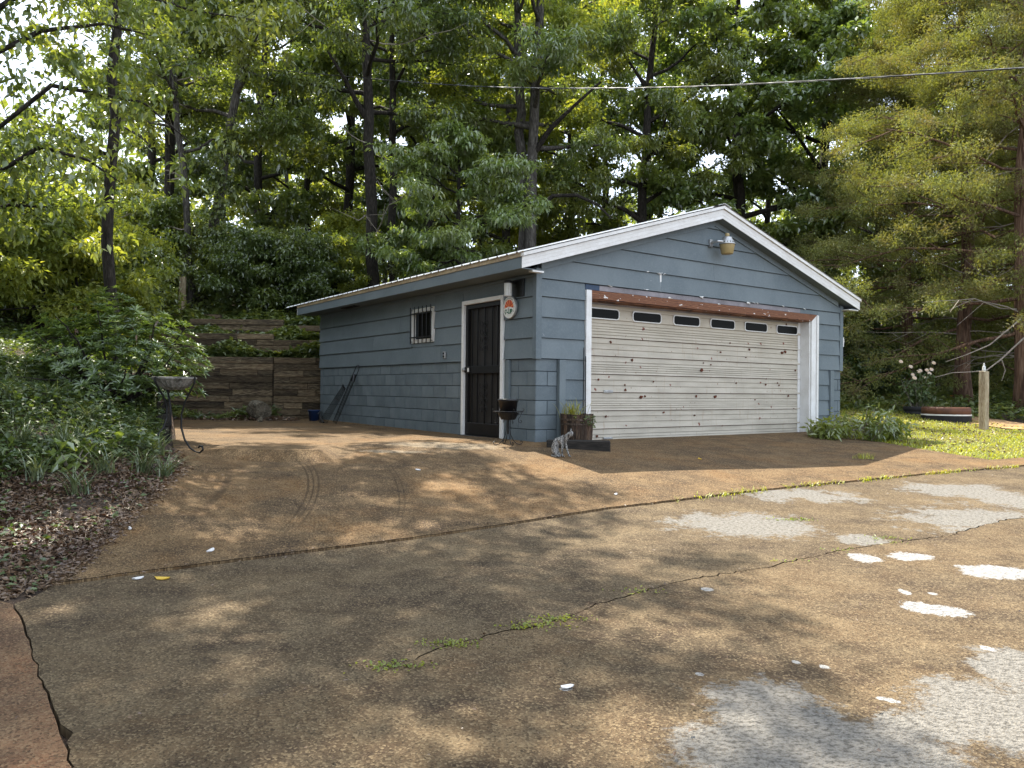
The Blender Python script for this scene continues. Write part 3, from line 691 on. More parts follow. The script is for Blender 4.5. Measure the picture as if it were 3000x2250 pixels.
for u0, u1 in ((-.382, -.031), (GW + .031, 7.562)):
    mb = MB(); mb.box((u0, -.19, 2.336), (u1, 8.14, 2.345)); mb.build('soffit', M['paint'], T0)
mb = MB(); mb.box((-.21, -.185, 2.312), (-.02, -.10, 2.334)); mb.build('eave_return', M['white'], T0)
mb = MB(); mb.box((GW - .03, -.185, 2.318), (7.57, -.036, 2.334)); mb.build('eave_return', M['white'], T0)
mb = MB(); mb.box((-.26, 5.45, 2.325), (-.14, 6.1, 2.3355)); mb.build('soffit_vent', M['dark'], T0)
wbox(lf, .04, 7.8, 2.29, 2.32, .0, .035, 'bed_mould', M['paint'])
# ribbed roof panels, one mesh, shared
def roof_panel(side):
    prof = []
    for k in range(4):
        b = k * .2285; prof += [(b, 0), (b + .085, 0), (b + .10, .019), (b + .128, .019), (b + .143, 0)]
    prof.append((.914, 0)); n = len(prof)
    ua, ub = (-.43, RID + .005) if side < 0 else (RID - .005, 7.61)
    zf = lambda u: 2.335 + .213 + SL * ((u + .4) if side < 0 else (7.58 - u))
    vs = []
    for t in (0, .006):
        for u in (ua, ub):
            for y, h in prof: vs.append((u, y, zf(u) + h + t))
    fs = []
    for i in range(n - 1):
        fs += [(i, i + 1, n + i + 1, n + i), (2 * n + i, 3 * n + i, 3 * n + i + 1, 2 * n + i + 1), (i, 2 * n + i, 2 * n + i + 1, i + 1), (n + i, n + i + 1, 3 * n + i + 1, 3 * n + i)]
    mb = MB(); mb.add(vs, fs); return mb.build('roof_panel', M['roof'], T0)
for side in (-1, 1):
    o = roof_panel(side); o.location.y = -.242
    for k in range(1, 10):
        if -.242 + .914 * (k + 1) > 9.0: break
        c = o.copy(); COL.objects.link(c); c.parent = T0; c.location.y = -.242 + .9145 * k; c.location.z = .0015 * (k % 2)
mb = MB(); mb.add([(RID - .16, y, z_under(RID) + .213 - .048 + dz) for y in (-.245, 8.2) for dz in (.022, .03)] + [(RID, y, z_under(RID) + .213 + dz) for y in (-.245, 8.2) for dz in (.022, .03)] + [(RID + .16, y, z_under(RID) + .213 - .048 + dz) for y in (-.245, 8.2) for dz in (.022, .03)],
    [(1, 3, 7, 5), (5, 7, 11, 9), (0, 4, 6, 2), (4, 8, 10, 6), (0, 1, 5, 4), (4, 5, 9, 8), (2, 6, 7, 3), (6, 10, 11, 7)]); mb.build('ridge_cap', M['roof'], T0)
mb = MB(); mb.lathe([(.001, 0), (.05, .01), (.045, .05), (.02, .07), (.001, .075)], 12, (RID + .12, -.1, z_under(RID) + .20)); mb.build('ridge_end_plug', M['dark'], T0)

# big door: opening trim
wbox(fr, .857, .958, -.07, 2.178, -.01, .045, 'door_jamb', M['white'], bevel=.004)
wbox(fr, 6.302, 6.50, -.09, 2.178, -.01, .030, 'door_jamb', M['white'], bevel=.004)
wbox(fr, 6.44, 6.498, -.09, 2.17, .031, .05, 'door_casing', M['white'], bevel=.004)
wbox(fr, 6.272, 6.300, -.09, 2.055, -.26, .0, 'door_reveal', M['white'])
wbox(fr, 6.20, 6.271, -.05, 2.04, -.20, -.185, 'door_stop', M['white'], bevel=.004)
wbox(fr, .962, .975, -.09, 2.055, -.26, -.01, 'door_reveal', M['white'])
# bare wood header with peeling paint
m, n, l = newmat('bare_red_wood_header'); tc = n.new('ShaderNodeTexCoord'); mp = n.new('ShaderNodeMapping'); mp.inputs['Scale'].default_value = (1.0, 1, 7.0); l.new(tc.outputs['Object'], mp.inputs[0])
wv = n.new('ShaderNodeTexWave'); wv.bands_direction = 'Z'; wv.inputs['Scale'].default_value = 3.2; wv.inputs['Distortion'].default_value = 14; wv.inputs['Detail'].default_value = 3; wv.inputs['Detail Scale'].default_value = .7; l.new(mp.outputs[0], wv.inputs['Vector'])
cc = _mix(n, l, _ramp(n, l, wv.outputs['Fac'], .2, .8), (.070, .022, .010), (.25, .105, .048))
mp2 = n.new('ShaderNodeMapping'); mp2.inputs['Scale'].default_value = (1, 1, 1.8); l.new(tc.outputs['Object'], mp2.inputs[0]); nn = _tex(n, l, 'noise', 11, mp2.outputs[0], 4, .55); cc = _mix(n, l, _ramp(n, l, nn.outputs['Fac'], .675, .69), cc, (.72, .70, .66))
b = n.new('ShaderNodeBsdfPrincipled'); b.inputs['Roughness'].default_value = .8; l.new(cc, b.inputs['Base Color']); o_ = n.new('ShaderNodeOutputMaterial'); l.new(b.outputs[0], o_.inputs[0]); M['header'] = m
prism(fr, [(.90, 2.180), (6.46, 2.180), (6.302, 2.062), (.96, 2.062)], -.01, .032, 'door_header', M['header'])
wbox(fr, .962, 6.27, 2.045, 2.058, -.26, .0, 'header_soffit', M['header'])
wbox(fr, .962, 6.27, 2.015, 2.044, -.215, -.19, 'weather_strip', M['primer'])
# flakes of loose paint
for k in range(16):
    u = random.uniform(1.0, 6.4); z = random.choice([2.262, 2.183, 2.548, 2.262]) + random.uniform(-.006, .012)
    if z > 2.5: u = random.uniform(1.9, 2.6)
    mb = MB(); q = [(u + random.uniform(-.05, .05) * 1.2, z + random.uniform(-.02, .022)) for _ in range(6)]
    q.sort(key=lambda p: math.atan2(p[1] - z, p[0] - u)); mb.add([fr((a, zz, .030)) for a, zz in q] + [fr((u, z, .042))], [(i, (i + 1) % 6, 6) for i in range(6)]); mb.build('paint_flake', M['white'], T0)
mb = MB(); mb.add([fr(p) for p in ((2.352, 2.27, .026), (2.392, 2.27, .026), (2.388, 2.40, .018), (2.395, 2.545, .016), (2.352, 2.545, .016), (2.36, 2.42, .018))], [(0, 1, 2, 3, 4, 5)]); mb.build('bare_joint_patch', M['white'], T0)

# the rusty sectional door
m, n, l = newmat('rusty_ribbed_door'); tc = n.new('ShaderNodeTexCoord'); P = tc.outputs['Object']
n1 = _tex(n, l, 'noise', 1.6, P, 5, .6, (1, 1, 5)); n2 = _tex(n, l, 'noise', 55, P, 3, .6)
c = _mix(n, l, _ramp(n, l, n1.outputs['Fac'], .35, .65), (.47, .42, .335), (.35, .31, .24))
c = _mix(n, l, _ramp(n, l, n2.outputs['Fac'], .5, .7, 0, .35), c, (.34, .31, .26))
n3 = _tex(n, l, 'noise', 3.2, P, 6, .7, (5, 1, .55)); c = _mix(n, l, _ramp(n, l, n3.outputs['Fac'], .56, .74, 0, .55), c, (.27, .17, .095))
sx = n.new('ShaderNodeSeparateXYZ'); l.new(P, sx.inputs[0]); c = _mix(n, l, _ramp(n, l, sx.outputs[2], 1.25, 2.05, 0, .45), c, (.42, .345, .235))
v = n.new('ShaderNodeTexVoronoi'); v.voronoi_dimensions = '2D'; v.inputs['Scale'].default_value = 3.1; v.inputs['Randomness'].default_value = 1; wv_ = _tex(n, l, 'noise', 26, P, 3, .6)
ad = n.new('ShaderNodeVectorMath'); ad.operation = 'MULTIPLY_ADD'; l.new(wv_.outputs['Color'], ad.inputs[0]); ad.inputs[1].default_value = (.06, .06, .06); cxz = n.new('ShaderNodeCombineXYZ'); l.new(sx.outputs[0], cxz.inputs[0]); l.new(sx.outputs[2], cxz.inputs[1]); l.new(cxz.outputs[0], ad.inputs[2]); l.new(ad.outputs[0], v.inputs['Vector'])
sc_ = n.new('ShaderNodeSeparateColor'); l.new(v.outputs['Color'], sc_.inputs[0]); rad = _ramp(n, l, sc_.outputs[0], .55, 1.0, .0, .085)
lt = n.new('ShaderNodeMath'); lt.operation = 'SUBTRACT'; l.new(rad, lt.inputs[0]); l.new(v.outputs['Distance'], lt.inputs[1])
c = _mix(n, l, _ramp(n, l, lt.outputs[0], 0, .012), c, (.15, .038, .018))
v2 = n.new('ShaderNodeTexVoronoi'); v2.voronoi_dimensions = '2D'; v2.inputs['Scale'].default_value = 9; l.new(ad.outputs[0], v2.inputs['Vector']); sc2 = n.new('ShaderNodeSeparateColor'); l.new(v2.outputs['Color'], sc2.inputs[0]); rad2 = _ramp(n, l, sc2.outputs[0], .72, 1.0, 0, .10)
lt2 = n.new('ShaderNodeMath'); lt2.operation = 'SUBTRACT'; l.new(rad2, lt2.inputs[0]); l.new(v2.outputs['Distance'], lt2.inputs[1]); c = _mix(n, l, _ramp(n, l, lt2.outputs[0], 0, .03, 0, .85), c, (.16, .09, .05))
b = n.new('ShaderNodeBsdfPrincipled'); b.inputs['Roughness'].default_value = .55; l.new(c, b.inputs['Base Color']); o_ = n.new('ShaderNodeOutputMaterial'); l.new(b.outputs[0], o_.inputs[0]); M['doorm'] = m
M['rust'] = surf('red_rust', (.13, .035, .018), (.05, .018, .012), (.26, .09, .04), scale=30, fine=120, rough=.9, bump=.4)
M['seamrust'] = surf('rust_dark_seam', (.07, .032, .02), (.03, .018, .014), (.2, .1, .05), scale=5, fine=30, bump=0)
gd = empty('garage_door', (0, 0, 0)); gd.parent = T0; gd.location = (0, .20, 0)
gd['label'] = 'wide cream ribbed metal door spotted with rust'
ribs_full = [0, .085, .170, .270, .355, .400, .432, .466, .500, .54]
strong = {.270, .54}
def section(ztop, ribs, zmin):
    mb = MB(); pr = []
    for i in range(len(ribs) - 1):
        z0, z1 = ztop - ribs[i], max(ztop - ribs[i + 1], zmin)
        if z0 <= zmin + .01: break
        st = .020 if ribs[i + 1] in strong else .011
        pr += [(z0, 0.0), (z1 + .004, -st), (z1 + .004, -st), (z1, 0.004)]
    vs = []; fs = []
    for u in (.977, 6.27):
        for z, d in pr: vs.append((u, d, z))
    n = len(pr)
    fs = [(i, i + 1, n + i + 1, n + i) for i in range(n - 1)]
    mb.add(vs, fs); return mb.build('door_section', M['doorm'], gd)
tops = [2.07, 1.53, .99, .45]
for i, zt in enumerate(tops):
    if i == 0: section(zt, [0, .04, .115, .27, .33, .375, .41, .45, .495, .54], -.02)
    else: section(zt, ribs_full, -.045)
mb = MB(); mb.box((.977, .006, -.05), (6.27, .02, 2.07)); mb.build('door_back', M['seamrust'], gd)
for z in (1.53, 1.26, .99, .72, .45, .18):
    mb = MB(); mb.box((.978, -.0035, z - .007), (6.269, .004, z + .002)); mb.build('seam_strip', M['seamrust'], gd)
def rrect(w, h, r, k=4):
    pts = []
    for cx_, cz_, a0_ in ((w / 2 - r, h / 2 - r, 0), (-w / 2 + r, h / 2 - r, 90), (-w / 2 + r, -h / 2 + r, 180), (w / 2 - r, -h / 2 + r, 270)):
        for j in range(k + 1):
            a = math.radians(a0_ + 90 * j / k); pts.append((cx_ + r * math.cos(a), cz_ + r * math.sin(a)))
    return pts
for uc, w in ((1.385, .60), (2.288, .60), (3.186, .60), (4.073, .60), (4.964, .60), (5.856, .60)):
    zc = 1.885; outer = rrect(w + .03, .165, .055); inner = rrect(w, .135, .042); n_ = len(outer)
    mb = MB(); vs = [(uc + a, -.027, zc + b_) for a, b_ in outer] + [(uc + a, -.029, zc + b_) for a, b_ in inner] + [(uc + a, -.012, zc + b_) for a, b_ in outer] + [(uc + a, -.012, zc + b_) for a, b_ in inner]
    mb.add(vs, [(i, (i + 1) % n_, n_ + (i + 1) % n_, n_ + i) for i in range(n_)] + [(i, 2 * n_ + i, 2 * n_ + (i + 1) % n_, (i + 1) % n_) for i in range(n_)] + [(n_ + i, n_ + (i + 1) % n_, 3 * n_ + (i + 1) % n_, 3 * n_ + i) for i in range(n_)])
    mb.build('window_frame', M['white'], gd)
    mb = MB(); mb.add([(uc + a, -.0215, zc + b_) for a, b_ in inner], [tuple(range(n_))]); mb.build('window_pane', M['glass'], gd)
for z in (.735, .035):
    u = 1.49; mb = MB(); mb.box((u - .09, -.034, z - .02), (u + .09, -.012, z + .02)); mb.box((u - .07, -.042, z - .008), (u + .07, -.034, z + .010)); mb.build('lift_handle', M['alu'], gd, bevel=.003)
spots_ = [(567, 882, 9), (689, 985, 10), (740, 1197, 14), (763, 1192, 8), (1057, 1192, 9), (1165, 1195, 17), (651, 1157, 10), (648, 1127, 6), (497, 1097, 7), (812, 1108, 6), (870, 1285, 8), (1047, 1302, 7), (540, 1308, 8), (488, 1420, 9), (1088, 1045, 15), (1195, 940, 8), (1360, 925, 9), (1548, 945, 16), (1565, 938, 12), (1623, 1045, 8), (1285, 1118, 7), (1453, 1125, 9), (1521, 1117, 6), (1583, 1190, 8), (1392, 1212, 5), (1613, 1262, 5), (1456, 1092, 5), (1571, 782, 9), (1530, 1130, 6), (1098, 1002, 5), (1140, 1012, 6), (1250, 888, 6), (1340, 970, 5)]
rs_ = random.Random(4)
for qx_, qy_, sz in spots_:
    d_ = ray(1500 + qx_ * .51235, 550 + qy_ * .51235); vv = .172; nrm_ = np.array([_sy, -_cy, 0]); p0 = np.array(g2w(0, vv, 0)); o0 = np.array([0, 0, CAM_H]); t_ = ((p0 - o0) @ nrm_) / (d_ @ nrm_); w_ = o0 + d_ * t_
    u_, z_ = (w_[0] - GX) * _cy + (w_[1] - GY) * _sy, w_[2] - GZ; rr = sz * .0021; k_ = 9; mb = MB()
    pts_ = [(u_ + rr * rs_.uniform(.55, 1.3) * math.cos(a), -.0265, z_ + rr * rs_.uniform(.5, 1.2) * math.sin(a)) for a in np.linspace(0, 2 * PI, k_, endpoint=False)]
    mb.add(pts_ + [(u_, -.030, z_)] + [(p_[0], -.012, p_[2]) for p_ in pts_], [(i, (i + 1) % k_, k_) for i in range(k_)] + [(i, k_ + 1 + i, k_ + 1 + (i + 1) % k_, (i + 1) % k_) for i in range(k_)]); mb.build('rust_blister', M['rust'], gd)
mb = MB(); mb.box((.98, -.02, -.075), (6.2, .0, -.052)); mb.build('bottom_seal', M['rubber'], gd)
wbox(fr, .86, 6.5, -.16, -.048, -.35, .02, 'door_threshold', M['concrete'])

# entry door on the side wall
wbox(lf, 1.80, 1.862, -.02, 2.105, -.01, .045, 'door_casing', M['white'], bevel=.003)
wbox(lf, .735, .80, -.02, 2.105, -.01, .045, 'door_casing', M['white'], bevel=.003)
wbox(lf, .802, 1.798, 2.045, 2.105, -.01, .045, 'door_casing', M['white'], bevel=.003)
wbox(lf, .72, 1.92, -.10, .045, -.12, .07, 'door_step', M['black'], bevel=.01)
sd = empty('security_door'); sd.parent = T0; sd['label'] = 'black iron screen door with scroll ornaments'
def sbox(a0, a1, z0, z1, d0, d1, name, mat, bevel=0): return wbox(lf, a0, a1, z0, z1, d0, d1, name, mat, sd, bevel)
sbox(.802, 1.798, .05, 2.043, -.06, -.045, 'mesh_panel', M['mesh'])
for a0, a1, z0, z1 in ((.802, .865, .05, 2.043), (1.735, 1.798, .05, 2.043), (.866, 1.734, 1.975, 2.043), (.866, 1.734, .05, .235), (.866, 1.734, .985, 1.10)): sbox(a0, a1, z0, z1, -.044, .008, 'door_rail', M['black'], .004)
for a in (1.10, 1.30, 1.50):
    sbox(a - .008, a + .008, .236, .984, -.03, -.014, 'bar', M['black']); sbox(a - .008, a + .008, 1.101, 1.974, -.03, -.014, 'bar', M['black'])
sbox(.95, .962, .236, .984, -.03, -.014, 'bar', M['black']); sbox(1.638, 1.65, .236, .984, -.03, -.014, 'bar', M['black']); sbox(.95, .962, 1.101, 1.974, -.03, -.014, 'bar', M['black']); sbox(1.638, 1.65, 1.101, 1.974, -.03, -.014, 'bar', M['black'])
for zc, hh in ((1.55, .26), (.62, .25)):
    mb = MB()
    for s_ in (-1, 1):
        for k in range(4):
            z0 = zc - hh + k * hh * .5; pts = []
            for j in range(14):
                a = j / 13 * 2 * PI * 1.25; r = .055 * (1 - j / 17)
                pts.append(lf((1.30 + s_ * (.062 - r * math.cos(a)), z0 + hh * .25 + r * 1.2 * math.sin(a) * (1 if k < 2 else -1), -.005)))
            mb.tube(pts, .0055, 5)
    mb.build('scroll_ornament', M['black'], sd)
sbox(1.655, 1.79, 1.0, 1.085, .009, .03, 'lock_box', M['black'], .004)
sbox(1.655, 1.70, 1.012, 1.072, .031, .036, 'lock_plate', M['white'])
mb = MB(); mb.lathe([(.001, 0), (.018, .002), (.02, .02), (.034, .028), (.034, .045), (.018, .055), (.001, .057)], 12, M=Matrix.Translation(lf((1.76, 1.045, .03))) @ Matrix.Rotation(-PI / 2, 4, 'Y')); mb.build('door_knob', M['alu'], sd, True)
# barred window
wbox(lf, WV0 - .075, WV1 + .075, WZ1, WZ1 + .06, -.01, .035, 'window_frame', M['white']); wbox(lf, WV0 - .075, WV1 + .075, WZ0 - .06, WZ0, -.01, .035, 'window_frame', M['white'])
wbox(lf, WV0 - .075, WV0 - .001, WZ0 + .001, WZ1 - .001, -.01, .035, 'window_frame', M['white']); wbox(lf, WV1 + .001, WV1 + .075, WZ0 + .001, WZ1 - .001, -.01, .035, 'window_frame', M['white'])
wbox(lf, WV0, WV1, WZ0, WZ1, -.06, -.05, 'window_pane', M['glass'])
wbox(lf, WV0 + .12, WV0 + .30, WZ0, WZ1, -.10, -.08, 'curtain', M['primer'])
mb = MB()
for k in range(6):
    a = WV0 - .04 + k * (WV1 - WV0 + .08) / 5; mb.tube([lf((a, WZ0 - .08, .075)), lf((a, WZ1 + .09, .075))], .009, 6)
for z in (WZ0 + .03, WZ1 - .03): mb.box((-.085, WV0 - .06, z - .01), (-.065, WV1 + .06, z + .01))
for a in (WV0 - .04, WV1 + .04):
    for z in (WZ0 - .04, WZ1 + .04): mb.tube([lf((a, z, .0)), lf((a, z, .075))], .007, 5)
mb.build('window_bars', M['black'], T0)

# ------------------------------------------------------------------ things fixed to the garage
def gthing(name, label, cat, u, v, z, rz=0.0, group=None):
    x, y, zz = g2w(u, v, z); t = empty(name, (x, y, zz), YAW + rz); return tag(t, label, cat, group)
# wall light beside the door (local -x is outwards)
t = gthing('wall_light', 'black wall lantern with a ribbed clear glass jar above the round sign', 'light', -.024, .40, 2.16)
mb = MB(); mb.box((-.02, -.16, -.12), (0, .10, .12)); mb.build('back_plate', M['black'], t, bevel=.004)
mb = MB(); mb.box((-.12, .03, .075), (-.02, .09, .105)); mb.lathe([(.058, 0), (.06, .03), (.03, .045), (.001, .046)], 20, (-.13, .06, .07), capt=False); mb.build('lamp_cap', M['black'], t)
prof = [(.045, -.11), (.05, -.10), (.052, .06), (.05, .07)]
mb = MB(); n_ = 28; vs = []
for r, z in prof:
    for j in range(n_): rr = r * (1 + (.05 if j % 2 else -.03)); vs.append((-.13 + rr * math.cos(2 * PI * j / n_), .06 + rr * math.sin(2 * PI * j / n_), z))
mb.add(vs, [(i * n_ + j, i * n_ + (j + 1) % n_, (i + 1) * n_ + (j + 1) % n_, (i + 1) * n_ + j) for i in range(3) for j in range(n_)] + [tuple(range(n_))]); mb.build('glass_jar', M['glass2'], t)
# round dial sign
t = gthing('thermometer_sign', 'round white dial sign with red sun rays and green lettering beside the black door', 'sign', -.055, .545, 1.905)
Rr = .158; RotL = Matrix.Rotation(-PI / 2, 4, 'Y')
mb = MB(); mb.lathe([(Rr - .01, -.02), (Rr, -.015), (Rr, .012), (Rr - .008, .018)], 40, M=RotL, capb=True); mb.build('rim', M['alu'], t)
M['signw'] = plain('sign_white', (.78, .76, .70), .35); M['signr'] = plain('sign_red', (.50, .035, .02), .35); M['signo'] = plain('sign_orange', (.75, .25, .06), .35); M['signg'] = plain('sign_green', (.01, .11, .05), .4); M['signk'] = plain('sign_black', (.02, .02, .02), .4)
mb = MB(); mb.lathe([(.001, .0175), (Rr - .008, .0175)], 40, M=RotL, capb=False); mb.build('dial_face', M['signw'], t)
def disc_pt(a, r, d=.019):   # a measured clockwise from top as seen from outside (outside viewer: right is -y? u out = -x, right = -v)
    return (-d, -r * math.sin(a), r * math.cos(a))
for k in range(12):
    a0, a1 = math.radians(-96 + k * 16), math.radians(-96 + (k + 1) * 16)
    cz = -.012; mb = MB(); mb.add([(-.0195, 0, cz)] + [disc_pt(a0 + (a1 - a0) * j / 3, .108, .0195) for j in range(4)], [(0, 1, 2, 3, 4)])
    mb.build('sun_ray', M['signr'] if k % 2 else M['signo'], t)
mb = MB(); mb.add([disc_pt(math.radians(a), .106 if abs(a - 180) < 82 else .10, .0215) for a in range(96, 265, 8)] + [(-.0215, .05, -.0), (-.0215, 0, .014), (-.0215, -.05, 0)], [tuple(range(25))]); mb.build('white_field', M['signw'], t)
for k in range(28):
    a = math.radians(-120 + k * 240 / 27); mb = MB() if k == 0 else mb
    c0 = disc_pt(a, .128, .0195); mb.box((c0[0] - .001, c0[1] - .0035, c0[2] - (.008 if k % 3 else .006)), (c0[0], c0[1] + .0035, c0[2] + (.004 if k % 3 else .010)))
mb.build('dial_numerals', M['signk'], t)
def text(s, size, mat, parent, loc, rot, name='lettering', bold=.0):
    cu = bpy.data.curves.new(name, 'FONT'); cu.body = s; cu.size = size; cu.extrude = .0015; cu.offset = bold; cu.align_x = 'CENTER'; cu.align_y = 'CENTER'
    cu.materials.append(mat); oc = bpy.data.objects.new(name, cu); COL.objects.link(oc); dg = bpy.context.evaluated_depsgraph_get(); me = bpy.data.meshes.new_from_object(oc.evaluated_get(dg)); bpy.data.objects.remove(oc); o = bpy.data.objects.new(name, me); o.location = loc; o.rotation_euler = rot; return link(o, parent)
text('7-UP', .088, M['signg'], t, (-.0235, .004, -.062), (PI / 2, 0, -PI / 2), bold=.003)
mb = MB(); mb.tube([(-.024, 0, -.012), disc_pt(math.radians(38), .09, .024)], .0035, 5); mb.tube([(-.024, 0, -.012), disc_pt(math.radians(218), .03, .024)], .004, 5); mb.build('needle', M['signr'], t)
mb = MB(); mb.box((.018, -.03, -.03), (.05, .03, .03)); mb.build('bracket', M['black'], t)
# outlet
t = gthing('outlet_box', 'small metal outlet box on the green-grey siding right of the barred window', 'outlet', -.022, 2.383, 1.293)
mb = MB(); mb.box((-.035, -.032, -.055), (0, .032, .055)); mb.build('box', M['alu'], t, bevel=.006)
mb = MB(); mb.box((-.043, -.018, -.04), (-.0352, .018, -.008)); mb.box((-.043, -.018, .008), (-.0352, .018, .04)); mb.build('socket_cover', M['rubber'], t, bevel=.004)
# yard lamp in the gable
t = gthing('yard_lamp', 'aluminium yard lamp with yellowed glass bowl high in the gable', 'lamp', 3.68, -.22, 3.13)
mb = MB(); mb.lathe([(.045, .12), (.075, .11), (.085, .07), (.11, .045), (.125, .015), (.135, 0), (.130, -.008)], 28, capb=True); mb.build('lamp_housing', M['alu'], t, True)
mb = MB(); mb.lathe([(.030, .12), (.034, .13), (.034, .165), (.028, .175), (.001, .176)], 16, capb=False); mb.build('photocell', M['amber'], t, True)
mb = MB(); mb.lathe([(.001, -.165), (.085, -.162), (.095, -.15), (.118, -.02), (.120, -.004)], 28, capb=False); mb.build('bowl', M['amber'], t, True)
mb = MB(); mb.tube([(-.10, 0, .03), (-.17, .05, .035), (-.19, .17, .03)], .018, 8); mb.box((-.22, .165, -.04), (-.15, .198, .08)); mb.build('bracket', M['alu'], t)
for k in range(7):
    a = math.radians(-160 + k * 22); mb = mb if k else MB(); mb.box((.118 * math.cos(a) - .006, .118 * math.sin(a) - .006, .018), (.118 * math.cos(a) + .006, .118 * math.sin(a) + .006, .034))
mb.build('vent_slots', M['rubber'], t)
t = gthing('side_hook', 'small white switch box with hook on the right garage corner', 'switch box', GW + .034, .02, 1.72)
mb = MB(); mb.box((0, -.05, -.09), (.03, .0, .09)); mb.build('box', M['white'], t, bevel=.003); mb = MB(); mb.tube([(.03, -.025, .05), (.07, -.025, .06), (.08, -.025, .02), (.06, -.025, -.02)], .005, 6); mb.build('hook', M['alu'], t)

# ------------------------------------------------------------------ things around the garage door
def onground(px, py): p = ground(px, py); return p
def gz_(x, y, up=.034): return G1(x, y) + up
# black timber under the barrel
ty0 = 9.98
tx0 = .86; tz = min(G1(.45, 10), G1(1.28, 9.9)) + .034
t = empty('black_timber', (tx0, ty0, tz), -.08); tag(t, 'short blackened timber lying in front of the barrel planter', 'timber')
mb = MB(); mb.box((-.40, -.085, -.03), (.42, .085, .135)); o = mb.build('beam', M['timber2'], t, bevel=.012)
# barrel
bx, by = .885, 10.42; bz = gz_(bx, by) - .01
t = empty('barrel_planter', (bx, by, bz)); tag(t, 'half whiskey barrel of dark staves with iron hoops left of the big door', 'barrel')
def br(z): return .205 + .022 * (z / .42) ** .8
ns = 22
for k in range(ns):
    a0, a1 = 2 * PI * k / ns + .012, 2 * PI * (k + 1) / ns - .012; mb = MB(); vs = []
    hz = .415 + random.uniform(-.008, .008)
    for z in (0, .14, .28, hz):
        for a in (a0, a1):
            for r in (br(z), br(z) - .02): vs.append((r * math.cos(a), r * math.sin(a), z))
    fs = []
    for i in range(3):
        b_ = i * 4; fs += [(b_, b_ + 2, b_ + 6, b_ + 4), (b_ + 1, b_ + 5, b_ + 7, b_ + 3), (b_, b_ + 4, b_ + 5, b_ + 1), (b_ + 2, b_ + 3, b_ + 7, b_ + 6)]
    fs += [(12, 14, 15, 13), (0, 1, 3, 2)]; mb.add(vs, fs); mb.build('stave', M['stave'], t)
for z in (.055, .285, .345):
    mb = MB(); mb.lathe([(br(z) + .001, z - .013), (br(z) + .005, z - .012), (br(z) + .005, z + .012), (br(z) + .001, z + .013)], 44, capb=False); mb.build('hoop', M['hoop'], t)
mb = MB(); mb.lathe([(.001, .36), (.19, .355)], 20, capb=False); mb.build('potting_soil', M['soil'], t)

# --- leaves and blades
def leaves(P, D, N, L, W, fold=.12, droop=.15):
    n = len(P); S = np.cross(D, N); S /= np.linalg.norm(S, axis=1)[:, None] + 1e-9
    L = L[:, None]; W = W[:, None]
    v0 = P; v1 = P + D * L * .45 + S * W * .5 + N * W * fold; v2 = P + D * L - N * L * droop; v3 = P + D * L * .45 - S * W * .5 + N * W * fold
    V = np.stack([v0, v1, v2, v3], 1).reshape(-1, 3); F = np.arange(n * 4).reshape(-1, 4)
    F = np.stack([F[:, [0, 1, 2]], F[:, [0, 2, 3]]], 1).reshape(-1, 3)
    return V, F
def unit(a): return a / (np.linalg.norm(a, axis=-1, keepdims=True) + 1e-9)
def leaf_obj(name, P, D, N, L, W, mat, parent=None, fold=.12, droop=.15, r=None):
    V, F = leaves(P, unit(D), unit(N), L, W, fold, droop); r = rng if r is None else r
    a = np.repeat(r.random(len(P)), 2)
    return mesh_np(name, V, F, mat, parent, attrs={'rnd': a})
def blades_geo(P, az, L, W, bend, r):
    """arching grass blades, three quads and a tip"""
    n = len(P); k = 4; D = np.stack([np.cos(az), np.sin(az), np.zeros(n)], 1); S = np.stack([-np.sin(az), np.cos(az), np.zeros(n)], 1)
    up = np.array([0, 0, 1.])
    rows = []
    for i in range(k + 1):
        t = i / k; out = bend * t ** 1.6; h = t - .55 * bend * t ** 2.4
        c = P + D * (L * out)[:, None] + up * (L * h)[:, None]; w = W * (1 - t) ** .6 * .5 + 1e-4
        rows.append(c - S * w[:, None]); rows.append(c + S * w[:, None])
    V = np.stack(rows, 1).reshape(-1, 3); b = np.arange(n)[:, None] * (2 * (k + 1))
    F = np.concatenate([b + np.array([2 * i, 2 * i + 1, 2 * i + 3, 2 * i + 2]) for i in range(k)], 0)
    return V, F, np.tile(r.random(n), k)
def blade_obj(name, P, L, W, bend, mat, parent=None, r=None):
    r = rng if r is None else r; n = len(P); V, F, a = blades_geo(P, r.random(n) * 2 * PI, L, W, bend, r)
    return mesh_np(name, V, F, mat, parent, attrs={'rnd': a})
def cloud_leaves(C, Rad, per, L, W, r, flat=.5, droopy=.35, squash=.6):
    """per leaves round every clump centre C"""
    n = len(C) * per; c = np.repeat(C, per, 0); rad = np.repeat(Rad, per)
    d = unit(r.normal(size=(n, 3))) * (r.random(n) ** .45)[:, None]; d[:, 2] *= squash
    P = c + d * rad[:, None]
    D = unit(d * .8 + r.normal(size=(n, 3)) * .7 + np.array([0, 0, -droopy])); N = unit(np.array([0, 0, 1.]) + r.normal(size=(n, 3)) * flat)
    s = .7 + .6 * r.random(n)
    return P, D, N, L * s, W * s

